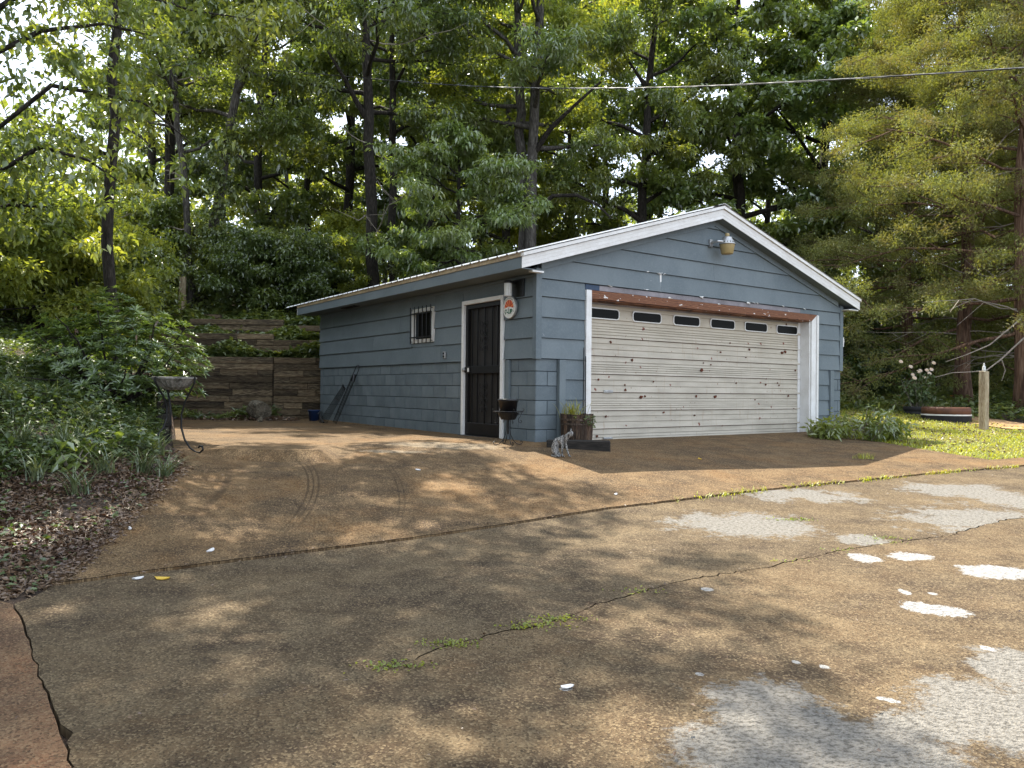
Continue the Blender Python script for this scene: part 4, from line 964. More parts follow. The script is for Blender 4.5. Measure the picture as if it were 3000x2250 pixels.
# barrel plant and trailing plant
t = empty('grassy_plant', (bx - .02, by, bz + .36)); tag(t, 'tuft of long grassy leaves growing in the whiskey barrel', 'plant')
r_ = np.random.default_rng(3); k = 90
P = np.c_[r_.normal(0, .06, k) - .04, r_.normal(0, .05, k), np.zeros(k)]
o = blade_obj('leaves', P, .16 + .22 * r_.random(k), .008 + .004 * r_.random(k), .35 + .6 * r_.random(k), M['blade'], t, r_)
t = empty('trailing_plant', (bx + .12, by - .12, bz + .37)); tag(t, 'small trailing plant hanging over the front of the whiskey barrel', 'plant')
C = np.array([(x + r_.normal() * .012, -.07 - .03 * (z > -.01) + r_.normal() * .01, z) for x in (-.06, .0, .055, .09, -.17) for z in np.arange(.02, -.02 - .14 * r_.random(), -.02)])
P, D, N, L, W = cloud_leaves(C, np.full(len(C), .022), 5, .028, .02, r_, .8, .3); leaf_obj('leaves', P, D, N, L, W, M['ivy'], t)
# two thin rods leaning at the door jamb
for i, (u, d0) in enumerate(((.80, .12), (.835, .16))):
    x, y, z = g2w(u - .1 - i * .02, -d0 - .05, .02); p = Vector(g2w(u + .0, -.062, 1.35 - i * .12)) - Vector((x, y, z))
    t = MB(); t.tube([(0, 0, 0), p], .007, 6); o = t.build('garden_stake', M['black'] if i else M['rubber'], None); o.location = (x, y, z)
    tag(o, ('longer' if i == 0 else 'shorter') + ' thin dark stake leaning beside the left white door jamb', 'stake')
# pot on an iron stand
px_, py_ = -.045, 9.97; pz = gz_(px_, py_)
t = empty('plant_stand', (px_, py_, pz)); tag(t, 'black wrought iron plant stand with curled feet beside the entry door', 'plant stand')
mb = MB(); ring = [(.195 * math.cos(a), .195 * math.sin(a), .44) for a in np.linspace(0, 2 * PI, 33)]; mb.tube(ring, .007, 6, cap=False)
mb.tube([(.12 * math.cos(a), .12 * math.sin(a), .40) for a in np.linspace(0, 2 * PI, 25)], .005, 5, cap=False)
mb.lathe([(.001, .325), (.09, .335), (.13, .40), (.14, .425)], 20, capb=False); mb.build('basket', M['black'], t)
for k in range(4):
    a = k * PI / 2 + .35; ca, sa = math.cos(a), math.sin(a); pts = []
    for s_, z in ((.03, .33), (.025, .22), (.035, .14), (.07, .07), (.12, .02), (.165, .008), (.195, .02), (.20, .045), (.18, .055), (.165, .04)): pts.append((ca * s_, sa * s_, z))
    mb = MB(); mb.tube(pts, .0055, 6); mb.build('leg', M['black'], t)
    mb = MB(); mb.tube([(ca * (.17 + q[0]), sa * (.17 + q[0]), .44 + q[1]) for q in ((0, 0), (.045, .01), (.05, .03), (.03, .035))], .004, 5)
    mb.tube([(ca * (.19 + q[0]), sa * (.19 + q[0]), .43 + q[1]) for q in ((0, 0), (-.02, -.05), (-.045, -.09), (-.04, -.13), (-.01, -.14), (0, -.115), (-.02, -.105))], .004, 5); mb.build('scroll', M['black'], t)
mb = MB(); mb.tube([(0, 0, .33), (0, 0, .15)], .014, 8); mb.build('stem', M['black'], t)
t = empty('flower_pot', (px_, py_, pz + .345)); tag(t, 'plain black plastic flower pot standing in the iron plant stand', 'pot')
mb = MB(); mb.lathe([(.001, 0), (.095, 0), (.125, .225), (.138, .228), (.140, .255), (.130, .257), (.118, .22), (.09, .19), (.001, .19)], 36, capb=False); o = mb.build('pot_body', M['blackpl'], t, True)
# cat
def skin_obj(name, verts, edges, radii, mat, parent=None, levels=2):
    me = bpy.data.meshes.new(name); me.from_pydata([Vector(v) for v in verts], edges, []); me.materials.append(mat)
    o = bpy.data.objects.new(name, me); link(o, parent)
    if not me.skin_vertices: 
        me.attributes  # the layer is made by the modifier
    md = o.modifiers.new('skin', 'SKIN'); md.use_smooth_shade = True; md.branch_smoothing = .4
    for i, sv in enumerate(me.skin_vertices[0].data if me.skin_vertices else []): r = radii[i]; sv.radius = (r, r); sv.use_root = (i == 0)
    sb = o.modifiers.new('sub', 'SUBSURF'); sb.levels = levels; sb.render_levels = levels; return o
m, n, l = newmat('striped_cat_fur'); tc = n.new('ShaderNodeTexCoord'); wv = n.new('ShaderNodeTexWave'); wv.inputs['Scale'].default_value = 17; wv.inputs['Distortion'].default_value = 9; wv.inputs['Detail'].default_value = 2; wv.inputs['Detail Scale'].default_value = 2
l.new(tc.outputs['Object'], wv.inputs['Vector']); c = _mix(n, l, _ramp(n, l, wv.outputs['Fac'], .35, .65), (.035, .032, .03), (.30, .29, .27)); b = n.new('ShaderNodeBsdfPrincipled'); b.inputs['Roughness'].default_value = .7; l.new(c, b.inputs['Base Color']); o_ = n.new('ShaderNodeOutputMaterial'); l.new(b.outputs[0], o_.inputs[0]); M['fur'] = m
cxp, cyp = .62, 9.30; czp = gz_(cxp, cyp)
catv = [(-.075, .02, .075), (-.10, .02, .12), (-.07, .015, .19), (-.01, .005, .225), (.035, 0, .235), (.065, -.005, .262), (.105, -.012, .285),   # rump, back, shoulders, neck, head 0-6
        (.128, -.022, .272), # muzzle 7
        (-.005, -.015, .16), (-.005, -.02, .08), (.0, -.025, .012), (.025, -.035, .008),   # left foreleg 8-11
        (.03, .02, .16), (.055, .015, .08), (.08, .01, .012), (.105, 0, .008),              # right foreleg 12-15
        (-.09, -.025, .045), (-.055, -.045, .012), (-.02, -.05, .010),                      # hind leg 16-18
        (-.07, .06, .035), (-.04, .07, .012), (-.01, .068, .010),                           # hind leg 19-21
        (-.12, .03, .03), (-.13, -.02, .012), (-.10, -.06, .010), (-.05, -.085, .010)]      # tail 22-25
cate = [(0, 1), (1, 2), (2, 3), (3, 4), (4, 5), (5, 6), (6, 7), (3, 8), (8, 9), (9, 10), (10, 11), (4, 12), (12, 13), (13, 14), (14, 15), (0, 16), (16, 17), (17, 18), (0, 19), (19, 20), (20, 21), (0, 22), (22, 23), (23, 24), (24, 25)]
catr = [.058, .06, .055, .048, .040, .034, .046, .024, .022, .013, .010, .011, .022, .013, .010, .011, .035, .018, .012, .035, .018, .012, .014, .012, .011, .008]
t = empty('cat', (cxp, cyp, czp), -.15); tag(t, 'grey and white striped cat sitting hunched by the black timber', 'cat')
skin_obj('body', catv, cate, catr, M['fur'], t)
for s_ in (-1, 1):
    mb = MB(); hc = Vector((.100, -.012 + s_ * .022, .312)); mb.add([hc + Vector(q) for q in ((-.012, -.010, 0), (-.012, .012, 0), (.010, .010 * s_, 0), (-.002, s_ * .006, .036))], [(0, 1, 3), (1, 2, 3), (2, 0, 3), (0, 2, 1)]); mb.build('ear', M['fur'], t)
    mb = MB(); mb.lathe([(.001, -.005), (.005, 0), (.001, .005)], 8, (.131, -.018 + s_ * .016, .292), capb=False); mb.build('eye', M['signk'], t)
mb = MB(); mb.lathe([(.001, -.004), (.005, 0), (.001, .004)], 8, (.149, -.026, .272), capb=False); mb.build('nose', M['signk'], t)

# bucket, rake and wire trellis by the far end of the side wall
x, y, z = g2w(-.16, 7.72, .034); t = empty('bucket', (x, y, z)); tag(t, 'small blue plastic bucket at the far corner of the side wall', 'bucket')
mb = MB(); mb.lathe([(.001, 0), (.10, 0), (.125, .21), (.135, .212), (.135, .235), (.122, .235), (.095, .01), (.001, .01)], 28, capb=False); mb.build('bucket_body', M['bluepl'], t, True)
mb = MB(); mb.tube([(-.13, 0, .22)] + [(-.13 * math.cos(a), -.10 * math.sin(a), .22 - .10 * math.sin(a)) for a in np.linspace(.2, PI - .2, 9)] + [(.13, 0, .22)], .004, 5); mb.build('handle', M['alu'], t)
def leaning(name, label, cat, v, base_out, top_h, top_v, top_out=.03):
    x, y, z = g2w(-base_out, v, .034); t = empty(name, (x, y, z), YAW)
    return tag(t, label, cat), Vector((base_out - top_out, top_v - v, top_h))
t, ax_ = leaning('wire_trellis', 'tall looped wire trellis leaning on the painted block wall', 'trellis', 6.25, .30, 1.16, 5.72)
side_ = Vector((0, 1, 0)); L_ = ax_.length; an = ax_.normalized(); sv_ = (side_ - an * side_.dot(an)).normalized()
def lp(a, b_): return an * a + sv_ * b_
mb = MB(); W_ = .085
mb.tube([lp(0, -W_)] + [lp(L_ - .08 + .08 * math.sin(a), -W_ * math.cos(a)) for a in np.linspace(0, PI, 11)] + [lp(0, W_)], .008, 6); mb.build('frame', M['black'], t)
mb = MB(); mb.tube([lp(0, -.03), lp(L_ - .3, -.035), lp(L_ - .25, 0), lp(L_ - .3, .035), lp(0, .03)], .006, 5)
for a in (.25, .85): mb.tube([lp(a, -W_), lp(a, W_)], .006, 5)
mb.build('inner_wires', M['black'], t)
mb = MB(); mb.tube([lp(L_ - .34, -.05), lp(L_ - .22, .0), lp(L_ - .34, .05)], .03, 6); mb.build('grip', M['blackpl'], t)
t, ax_ = leaning('leaf_rake', 'fan of thin steel tines, an upturned rake beside the blue bucket', 'rake', 6.75, .34, .74, 6.40)
L_ = ax_.length; an = ax_.normalized(); sv_ = (side_ - an * side_.dot(an)).normalized()
for k in range(7):
    b0 = (k - 3) * .052; mb = MB(); mb.tube([lp(.03, b0 * 1.25), lp(L_ - .05, b0 * .75), lp(L_, b0 * .7 + .02), lp(L_ - .05, b0 * .7 + .04)], .0055, 5); mb.build('tine', M['black'], t)
mb = MB(); mb.tube([lp(L_ * .68, -.16), lp(L_ * .62, .15)], .009, 5); mb.build('cross_bar', M['black'], t)
mb = MB(); c0 = lp(.08, -.16); c1 = lp(.08, .17); mb.tube([c0 + Vector((-.06, 0, 0)), c1 + Vector((-.06, 0, -.02))], .022, 6)
for k in range(9): q = c0.lerp(c1, k / 8); mb.tube([q + Vector((-.06, 0, 0)), q + Vector((-.10, 0, -.10))], .005, 5)
mb.build('rake_head', M['black'], t)

# ------------------------------------------------------------------ birdbath
qx, qy = ground(560, 1328); qz = gz_(qx, qy)
bcx, bcy = at(511, 1110, 8.55)[:2]; bcz = at(511, 1110, 8.55)[2]
t = empty('birdbath', (bcx, bcy, G1(bcx, bcy))); tag(t, 'scalloped concrete birdbath bowl on a tall curved iron stand', 'birdbath')
hb = bcz - G1(bcx, bcy)
mb = MB(); n_ = 48; prof = [(.02, -.125), (.09, -.12), (.15, -.085), (.205, -.025), (.225, -.004), (.236, .0), (.236, .018), (.222, .022), (.19, -.01), (.10, -.06), (.001, -.075)]
vs = []
for i, (r0, z) in enumerate(prof):
    for j in range(n_):
        rr = r0 * (1 + (.035 * math.cos(24 * 2 * PI * j / n_ * 1.0) if i in (1, 2, 3) else 0)); vs.append((rr * math.cos(2 * PI * j / n_), rr * math.sin(2 * PI * j / n_), hb + z))
mb.add(vs, [(i * n_ + j, i * n_ + (j + 1) % n_, (i + 1) * n_ + (j + 1) % n_, (i + 1) * n_ + j) for i in range(len(prof) - 1) for j in range(n_)] + [tuple(range(n_))[::-1]]); mb.build('bowl', M['concrete'], t)
for k in range(3):
    a = (-.15, 2.35, 4.2)[k]; ca, sa = math.cos(a), math.sin(a); pts = [(.245, .02), (.242, -.04), (.20, -.13), (.14, -.24), (.09, -.40), (.09, -.55), (.13, -.68), (.20, -.78), (.27, -.825)] 
    pts = [(ca * r0, sa * r0, hb + z) for r0, z in pts]; zb = G1(bcx + ca * .3, bcy + sa * .3) - G1(bcx, bcy) + .045
    f = (pts[-1][2] - pts[0][2]); pts = [(p[0], p[1], hb + .02 + (p[2] - hb - .02) / (pts[-1][2] - hb - .02) * (zb - hb - .02)) for p in pts]
    pts += [(ca * (.27 + q[0]), sa * (.27 + q[0]), zb + q[1]) for q in ((.05, -.002), (.085, .03), (.075, .065), (.045, .07), (.03, .05))]
    mb = MB(); mb.tube(pts, .011, 7); mb.build('leg', M['black'], t)

# ------------------------------------------------------------------ timber walls
def timber_wall(label, x0, x1, yf, zb, zt0, zt1, hh=.145, seed=0, rough=.012):
    """courses of stacked sawn timbers, each timber one piece"""
    r = random.Random(seed); t = empty('timber_wall', (x0, yf, zb)); tag(t, label, 'retaining wall', 'timber retaining walls up the bank')
    z = zb; c = 0
    cache = {}
    while z < max(zt0, zt1) - .03:
        x = x0 - r.uniform(0, .5)
        while x < x1 - .05:
            L = r.choice((.42, .85, 1.25, 2.1, 2.44)); xa, xb = max(x, x0), min(x + L, x1); xm = (xa + xb) / 2; top = zt0 + (zt1 - zt0) * (xm - x0) / (x1 - x0)
            if z < top - .04 and xb - xa > .08:
                mb = MB(); j = r.uniform(-rough, rough); mb.box((xa - x0 + .003, j, z - zb + .004), (xb - x0 - .003, .14 + j, z - zb + hh - .004)); mb.build('timber', M['timber'], t, bevel=.007)
            x += L
        z += hh; c += 1
    return t
timber_wall('tallest weathered timber wall behind the planting bed at the end of the pad', -8.3, -5.39, WALL1 - .08, .74, 2.20, 2.20, seed=2)
timber_wall('dark set-back section of timber wall beside the garage corner', -5.385, -3.62, WALL1 - .01, .74, 2.13, 2.10, seed=5)
timber_wall('middle low terrace of timbers above the tall wall', -8.4, -3.2, WALL2 - .08, 2.36, 2.80, 2.55, seed=7)
timber_wall('upper low terrace of timbers below the ivy slope', -8.2, -3.2, WALL3 - .08, 2.80, 3.28, 3.05, seed=9)
# stepped timbers at the left edge of the pad
t = empty('stepped_timber_wall', (-3.87, 8.70, .72)); tag(t, 'stepped blackened timbers holding the planted bank beside the birdbath', 'retaining wall')
dv = Vector((-.445, 1, 0)).normalized(); nv = Vector((-dv.y, dv.x, 0))
for c in range(8):
    s0 = .0 + c * .30 if c < 5 else 1.5 + (c - 5) * .9; s1 = 8.4
    while s0 < s1 - .2:
        e = min(s0 + 2.3, s1); Mx = Matrix(((dv.x, nv.x, 0, 0), (dv.y, nv.y, 0, 0), (0, 0, 1, 0), (0, 0, 0, 1)))
        mb = MB(); mb.box((s0, .0 + .012 * (c % 2), c * .15 + .002), (e - .004, .15, c * .15 + .147), M=Mx); mb.build('timber', M['timber2'] if c < 5 else M['timber'], t, bevel=.008); s0 = e
# rock by the bed and a pebble
def rock(name, label, x, y, z, s, seed, sc=(1, .8, 1.1), rz=0.3):
    bm = bmesh.new(); bmesh.ops.create_icosphere(bm, subdivisions=3, radius=s); r = np.random.default_rng(seed); pl = unit(r.normal(size=(11, 3))); of = s * (.55 + .3 * r.random(11))
    for v in bm.verts:
        p = np.array(v.co)
        for k in range(11):
            d = p @ pl[k] - of[k]
            if d > 0: p = p - pl[k] * d
        p += r.normal(size=3) * s * .025; v.co = Vector(p * np.array(sc))
    me = bpy.data.meshes.new(name); bm.to_mesh(me); bm.free(); me.materials.append(M['rock']); o = bpy.data.objects.new(name, me); link(o); o.location = (x, y, z); o.rotation_euler = (0, .5, rz); return tag(o, label, 'rock')
x, y = at(758, 1222, 16.55)[:2]; rock('mossy_rock', 'big angular mossy rock at the right end of the planting bed', x, y, 1.0, .27, 4)
x, y = ground(766, 1240); rock('pebble', 'small pale stone on the pad edge below the mossy rock', x, y - .1, .84, .06, 6)
x, y, z = at(762, 1033, 17.5); rock('pale_stone', 'pale stone lying on top of the tall timber wall', x, y + .1, 2.22, .13, 8, (1.5, .8, .6))

# ------------------------------------------------------------------ right side: tyres, post, gate, edging, flowers
def tyre(px, py, D, R, h, mat, label, tilt=(0, 0)):
    x, y, _ = at(px, py, D); z = G1(x, y); t = empty('planter_tyre', (x, y, z - .03)); t.rotation_euler = (tilt[0], tilt[1], 0); tag(t, label, 'planter')
    mb = MB(); mb.lathe([(R * .93, 0), (R, .03), (R, h * .45), (R * .95, h * .5), (R, h * .55), (R * 1.01, h - .03), (R * .96, h), (R * .86, h), (R * .84, h * .8)], 32, capb=False); mb.build('rim', mat, t, True)
    mb = MB(); mb.lathe([(R * .86, h * .75), (.001, h * .8)], 24, capb=False); mb.build('planter_soil', M['soil'], t); return t, x, y, z
tyre(2771, 1238, 17.6, .50, .36, M['brownpl'], 'large brown rimmed planter ring with a white stripe on the lawn')
tA = [o for o in bpy.data.objects if o.name.startswith('planter_tyre')][0]
mb = MB(); mb.lathe([(.508, .17), (.512, .17), (.512, .20), (.508, .20)], 32, capb=False); mb.build('stripe', M['white'], tA)
mb = MB(); mb.lathe([(.47, -.02), (.512, .0), (.514, .165), (.508, .17)], 32, capb=False); mb.build('tyre_wall', M['rubber'], tA)
tyre(2690, 1222, 19.3, .34, .24, M['rubber'], 'black tyre planter holding the tall pale flowers')
tyre(2522, 1246, 14.75, .26, .22, M['concrete'], 'grey stump-like planter in the weeds by the garage corner')
x, y = at(2882, 1262, 15.6)[:2]; z = G1(x, y); t = empty('wooden_post', (x, y, z - .1), .5); tag(t, 'weathered pale square wooden post standing on the lawn', 'post')
mb = MB(); mb.box((-.067, -.067, 0), (.067, .067, 1.30)); mb.build('post_shaft', M['post'], t, bevel=.006)
mb = MB(); mb.lathe([(.03, 1.30), (.035, 1.33), (.028, 1.40), (.015, 1.42), (.018, 1.45), (.001, 1.47)], 12, capb=False); mb.build('insulator', M['glass2'], t)
mb = MB(); mb.tube([(.09, -.03, .05), (.10, 0, .25), (.08, .02, .45), (.10, .03, .50)], .012, 6); mb.tube([(.11, .03, .05), (.09, .05, .40)], .009, 6); mb.build('dead_stem', M['dead'], t)
x, y = at(2616, 1165, 25)[:2]; z = G1(x, y); t = empty('garden_gate', (x, y, z), .1); tag(t, 'thin grey metal gate frame with wire mesh under the cedar', 'gate')
mb = MB(); mb.tube([(-.42, 0, 0), (-.42, 0, 1.0)], .018, 6); mb.tube([(.40, 0, 0), (.40, 0, .92)], .014, 6); mb.tube([(-.42, 0, .9), (.40, 0, .45)], .012, 6); mb.build('gate_frame', M['alu'], t)
mb = MB()
for k in range(8): mb.tube([(-.2 + .08 * k, 0, 0), (-.2 + .08 * k, 0, .72 - .03 * k)], .004, 4)
for k in range(8): mb.tube([(-.22, 0, .1 * k), (.4, 0, .1 * k - .02)], .004, 4)
mb.build('wire_mesh', M['hoop'], t)
# low stone edging by the far bed
t = empty('stone_edging', at(2540, 1145, 29)); t.location.z = G1(t.location.x, t.location.y); tag(t, 'low edging of reddish stones beyond the garage corner', 'edging')
for k in range(16):
    x = -2.6 + k * .38; mb = MB(); mb.box((x, random.uniform(-.05, .05), -.1), (x + .35, .25, random.uniform(.20, .27))); mb.build('stone', M['rock'] if k % 3 else M['barkr'], t, bevel=.03)

# grass on the lawn
def scatter(poly, n, r):
    P = np.array(poly); lo, hi = P.min(0), P.max(0); q = lo + (hi - lo) * r.random((n, 2)); q = q[inside(poly, q)]; return q
r_ = np.random.default_rng(21); q = scatter(lawn_poly, 90000, r_); dd = np.hypot(q[:, 0], q[:, 1]); q = q[r_.random(len(q)) < np.clip((16 / dd) ** 1.5, .25, 1)]
n = len(q); patch = np.sin(q[:, 0] * 1.7 + 1) * np.sin(q[:, 1] * 1.3) * .3 + .9
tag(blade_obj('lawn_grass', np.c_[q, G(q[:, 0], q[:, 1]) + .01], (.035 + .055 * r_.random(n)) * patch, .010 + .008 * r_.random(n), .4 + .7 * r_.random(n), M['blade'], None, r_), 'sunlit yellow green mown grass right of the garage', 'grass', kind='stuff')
q = scatter([p for p in lawn_poly], 5000, r_); q = q[(q[:, 1] < 19)]; n = len(q)
P = np.c_[q, G(q[:, 0], q[:, 1]) + .03]; tag(leaf_obj('fallen_leaves', P, np.c_[r_.normal(size=(n, 2)), r_.normal(size=n) * .3], np.c_[r_.normal(size=(n, 2)) * .5, np.ones(n)], .04 + .05 * r_.random(n), .02 + .03 * r_.random(n), M['litter'], None, .3), 'dry leaves strewn over the lawn', 'leaves', kind='stuff')

def along(pts, n, spread, r):
    P = np.array(pts); cum = np.r_[0, np.cumsum(np.linalg.norm(np.diff(P, axis=0), axis=1))]; t = r.random(n) * cum[-1]
    return np.c_[np.interp(t, cum, P[:, 0]), np.interp(t, cum, P[:, 1])] + r.normal(size=(n, 2)) * spread
# grass growing in the joint
r_ = np.random.default_rng(22); q = along(seam[7:], 2600, .035, r_); dens = np.sin(q[:, 0] * 6) * .5 + .6 + .3 * np.sin(q[:, 0] * 17); q = q[r_.random(len(q)) < dens]; n = len(q)
tag(blade_obj('joint_grass', np.c_[q, G(q[:, 0], q[:, 1]) + .015], .03 + .06 * r_.random(n), .006 + .006 * r_.random(n), .5 + .6 * r_.random(n), M['blade'], None, r_), 'yellow green grass growing along the paving joint', 'grass', kind='stuff')
cs = [p for k in (7, 9, 11, 12) for p in [crack[k]] * 6] + [crack[14]] * 2 + [crack[17], crack[18], crack[19]] + [ground(2330, 1530)] * 5 + [ground(2600, 1584)] * 3; c_ = np.array(cs) 
c_ = np.repeat(c_, 16, 0) + np.c_[r_.normal(size=len(c_) * 16) * .09, r_.normal(size=len(c_) * 16) * .03]; n = len(c_)
P = np.c_[c_, G(c_[:, 0], c_[:, 1]) + .022]; tag(leaf_obj('crack_weeds', P, np.c_[r_.normal(size=(n, 2)), np.abs(r_.normal(size=n))], np.c_[r_.normal(size=(n, 2)) * .4, np.ones(n)], .012 + .018 * r_.random(n), .008 + .01 * r_.random(n), M['leafY'], None), 'tiny green weeds sprouting in the long drive crack', 'weeds', kind='stuff')
t = np.array([ground(2532, 1352)] * 60) + r_.normal(size=(60, 2)) * .06; o = blade_obj('grass_tuft', np.c_[t - t[0], np.full(60, .0)], .06 + .10 * r_.random(60), .007 * np.ones(60), .5 + .5 * r_.random(60), M['blade'], None, r_); o.location = (t[0][0], t[0][1], G1(*t[0]) + .034); tag(o, 'single green grass tuft on the shaded apron before the right jamb', 'grass tuft')
# weeds at the right garage corner
def weed_clump(name, label, cat, x, y, R, h, n, L, W, mat, seed, stems=14, group=None, up=.0):
    r = np.random.default_rng(seed); z0 = G1(x, y) + up; t = empty(name, (x, y, z0)); tag(t, label, cat, group)
    mb = MB(); tips = []
    for k in range(stems):
        a = r.random() * 2 * PI; rr = R * r.random() ** .5; hh = h * (.55 + .45 * r.random()) * (1 - .35 * rr / R); b = (rr * .35 * math.cos(a), rr * .35 * math.sin(a), 0); tp = (rr * math.cos(a), rr * math.sin(a), hh)
        mid = ((b[0] + tp[0]) * .45, (b[1] + tp[1]) * .45, hh * .55); mb.tube([b, mid, tp], [.006, .005, .003], 4, cap=False)
        for s_ in np.linspace(.3, 1, 6): tips.append([b[i] + (mid[i] - b[i]) * s_ * 2 if s_ < .5 else mid[i] + (tp[i] - mid[i]) * (s_ - .5) * 2 for i in range(3)])
    mb.build('stems', M['weed'] if False else M['dead'], t); C = np.array(tips); per = max(1, n // len(C))
    P, D, N, LL, WW = cloud_leaves(C, np.full(len(C), L * 1.1), per, L, W, r, .5, .25); P[:, 2] = np.maximum(P[:, 2], .01)
    leaf_obj('foliage', P, D, N, LL, WW, mat, t, r=r); return t
for i, (px, py, D, R, h) in enumerate(((2430, 1275, 13.0, .38, .42), (2520, 1280, 13.3, .62, .72), (2600, 1278, 13.6, .42, .48))):
    x, y, _ = at(px, py, D); weed_clump('weed_clump', ['leafy weeds against the blue wall right of the big door', 'broad bushy weeds spilling onto the apron by the garage corner', 'lower weeds at the lawn edge beside the grey planter'][i], 'weeds', x, y, R, h, 620, .13, .045, M['leafA'], 40 + i, 22)
x, y, _ = at(2690, 1200, 19.3); t = weed_clump('flowering_plant', 'tall plant with pale pink and yellow blooms in the black tyre', 'flowers', x, y, .42, 1.15, 900, .11, .05, M['weed'], 50, 26, up=.15)
r_ = np.random.default_rng(51)
for k in range(12):
    a = r_.random() * 2 * PI; rr = .45 * r_.random() ** .5; c = np.array([rr * math.cos(a), rr * math.sin(a), .75 + .55 * r_.random()]); n = 16; az = np.arange(n) * 2 * PI / n
    P = c + np.zeros((n, 3)); D = np.c_[np.cos(az), np.sin(az) * .4, np.sin(az) * .7 + .2]; leaf_obj('bloom', P, D, np.tile([0, -.8, .6], (n, 1)), np.full(n, .058), np.full(n, .03), M['petal'], t)
for i, (px, py) in enumerate(((2788, 1185), (2633, 1160))):
    x, y, z = at(px, py, 20.2); t = weed_clump('orange_flower', ['orange bloom rising above the brown planter ring', 'orange bloom left of the tall pale flowers'][i], 'flower', x, y, .10, .34, 40, .06, .03, M['weed'], 60 + i, 4, up=.05)
    n = 18; az = np.arange(n) * 2 * PI / n; leaf_obj('bloom', np.tile([0, 0, .36], (n, 1)), np.c_[np.cos(az), np.sin(az), np.full(n, .5)], np.tile([0, 0, 1.], (n, 1)), np.full(n, .06), np.full(n, .035), M['petalo'], t)
# low ivy bed under the cedars and along the wood's edge
def cover(name, label, poly, n, L, W, mat, seed, h=.12, cat='ground cover'):
    r = np.random.default_rng(seed); q = scatter(poly, n, r); k = len(q); z = G(q[:, 0], q[:, 1]) + h * r.random(k) * (.6 + .5 * np.sin(q[:, 0] * 3.1) * np.sin(q[:, 1] * 2.7))
    D = np.c_[r.normal(size=(k, 2)), r.normal(size=k) * .35]; N = np.c_[r.normal(size=(k, 2)) * .45, np.ones(k)]; s = .6 + .8 * r.random(k)
    return tag(leaf_obj(name, np.c_[q, z], D, N, L * s, W * s, mat, None, r=r), label, cat, kind='stuff')
cover('ivy_bed', 'dark green ivy bed under the cedars beyond the lawn', [(8.5, 21), (9.6, 19.3), (12, 17.6), (13.3, 15.8), (17, 14), (30, 20), (30, 34), (6, 34)], 60000, .13, .10, M['ivy'], 70, .35)
cover('slope_ivy', 'ivy and seedlings covering the wooded slope', [(-14, 19.6), (-3, 19.6), (2, 23), (2, 34), (-20, 34), (-16, 20)], 60000, .15, .10, M['ivy'], 71, .45)
cover('slope_cover', 'leafy seedlings above the planted bank', [(-20, 16.2), (-8.3, 16.2), (-8.6, 20.5), (-20, 20.5)], 16000, .13, .09, M['leafY'], 77, .6)
cover('terrace_ivy', 'ivy growing along the middle timber terrace', [(-8.4, WALL2 + .05), (-3.3, WALL2 + .05), (-3.3, WALL3 - .1), (-8.4, WALL3 - .1)], 11000, .12, .08, M['ivy'], 72, .46)
cover('terrace_ivy', 'ivy and dry leaves above the tallest timber wall', [(-8.4, WALL1 + .05), (-3.5, WALL1 + .22), (-3.5, WALL2 - .1), (-8.4, WALL2 - .1)], 11000, .12, .08, M['ivy'], 73, .44)
cover('terrace_ivy', 'ivy along the upper timber terrace', [(-8.4, WALL3 + .05), (-3.0, WALL3 + .05), (-2.5, 21), (-9, 21)], 9000, .13, .09, M['ivy'], 74, .30)
bedp = [(-7.2, 16.45), (-5.3, 16.55), (-5.2, WALL1 - .12), (-8.0, WALL1 - .12)]
cover('bed_plants', 'low leafy plants in the bed before the tall timber wall', bedp, 3000, .13, .035, M['ivy'], 75, .30)
cover('bed_litter', 'dry leaves at the foot of the planting bed', [(-7.3, 16.3), (-4.6, 16.4), (-4.6, 17), (-7.6, 17)], 3500, .08, .045, M['litter'], 76, .10, 'leaves')
# left bank
bank = [np.array([-4.4, 4.3])] + [p + np.array([-.02, 0]) for p in le[:9]] + [np.array([-3.95, 8.8]), np.array([-5.6, 12.5]), np.array([-7.2, 16.5]), np.array([-14, 17]), np.array([-16, 6]), ground(-400, 1760), ground(0, 1760)]
bank = [np.array(p) for p in bank]
bank_low = [le[0], le[1], le[2], le[3], le[4], le[5], le[6], le[7], le[8], np.array([-3.6, 8.3]), np.array([-4.4, 7.2]), np.array([-6.4, 6.4]), np.array([-7.5, 4.9]), ground(-300, 1765), ground(0, 1762), ground(80, 1745)]
cover('leaf_litter', 'brown leaf litter covering the foot of the bank', bank_low, 60000, .045, .022, M['litter'], 80, .035, 'leaves')
r_ = np.random.default_rng(81); q = along(le, 2600, .045, r_); n = len(q)
tag(leaf_obj('edge_litter', np.c_[q, G(q[:, 0], q[:, 1]) + .038], np.c_[r_.normal(size=(n, 2)), r_.normal(size=n) * .2], np.c_[r_.normal(size=(n, 2)) * .4, np.ones(n)], .02 + .03 * r_.random(n), .01 + .012 * r_.random(n), M['litter'], None), 'leaf crumbs spilling over the left edge of the apron', 'leaves', kind='stuff')
q = scatter(bank_low, 2600, r_); n = len(q); tag(blade_obj('twigs_and_stalks', np.c_[q, G(q[:, 0], q[:, 1]) + .01], .05 + .10 * r_.random(n), .004 * np.ones(n), 1.0 + .6 * r_.random(n), M['litter'], None, r_), 'dry stalks and twigs among the leaf litter', 'stalks', kind='stuff')
cover('bank_seedlings', 'small green seedlings scattered in the leaf litter', bank_low, 3500, .05, .03, M['weed'], 82, .09, 'seedlings')
bank_up = [np.array([-3.55, 7.6]), np.array([-3.95, 8.75]), np.array([-5.6, 12.5]), np.array([-7.3, 16.5]), np.array([-15, 17]), np.array([-16, 6.5]), np.array([-7.6, 5.2]), np.array([-4.6, 6.3])]
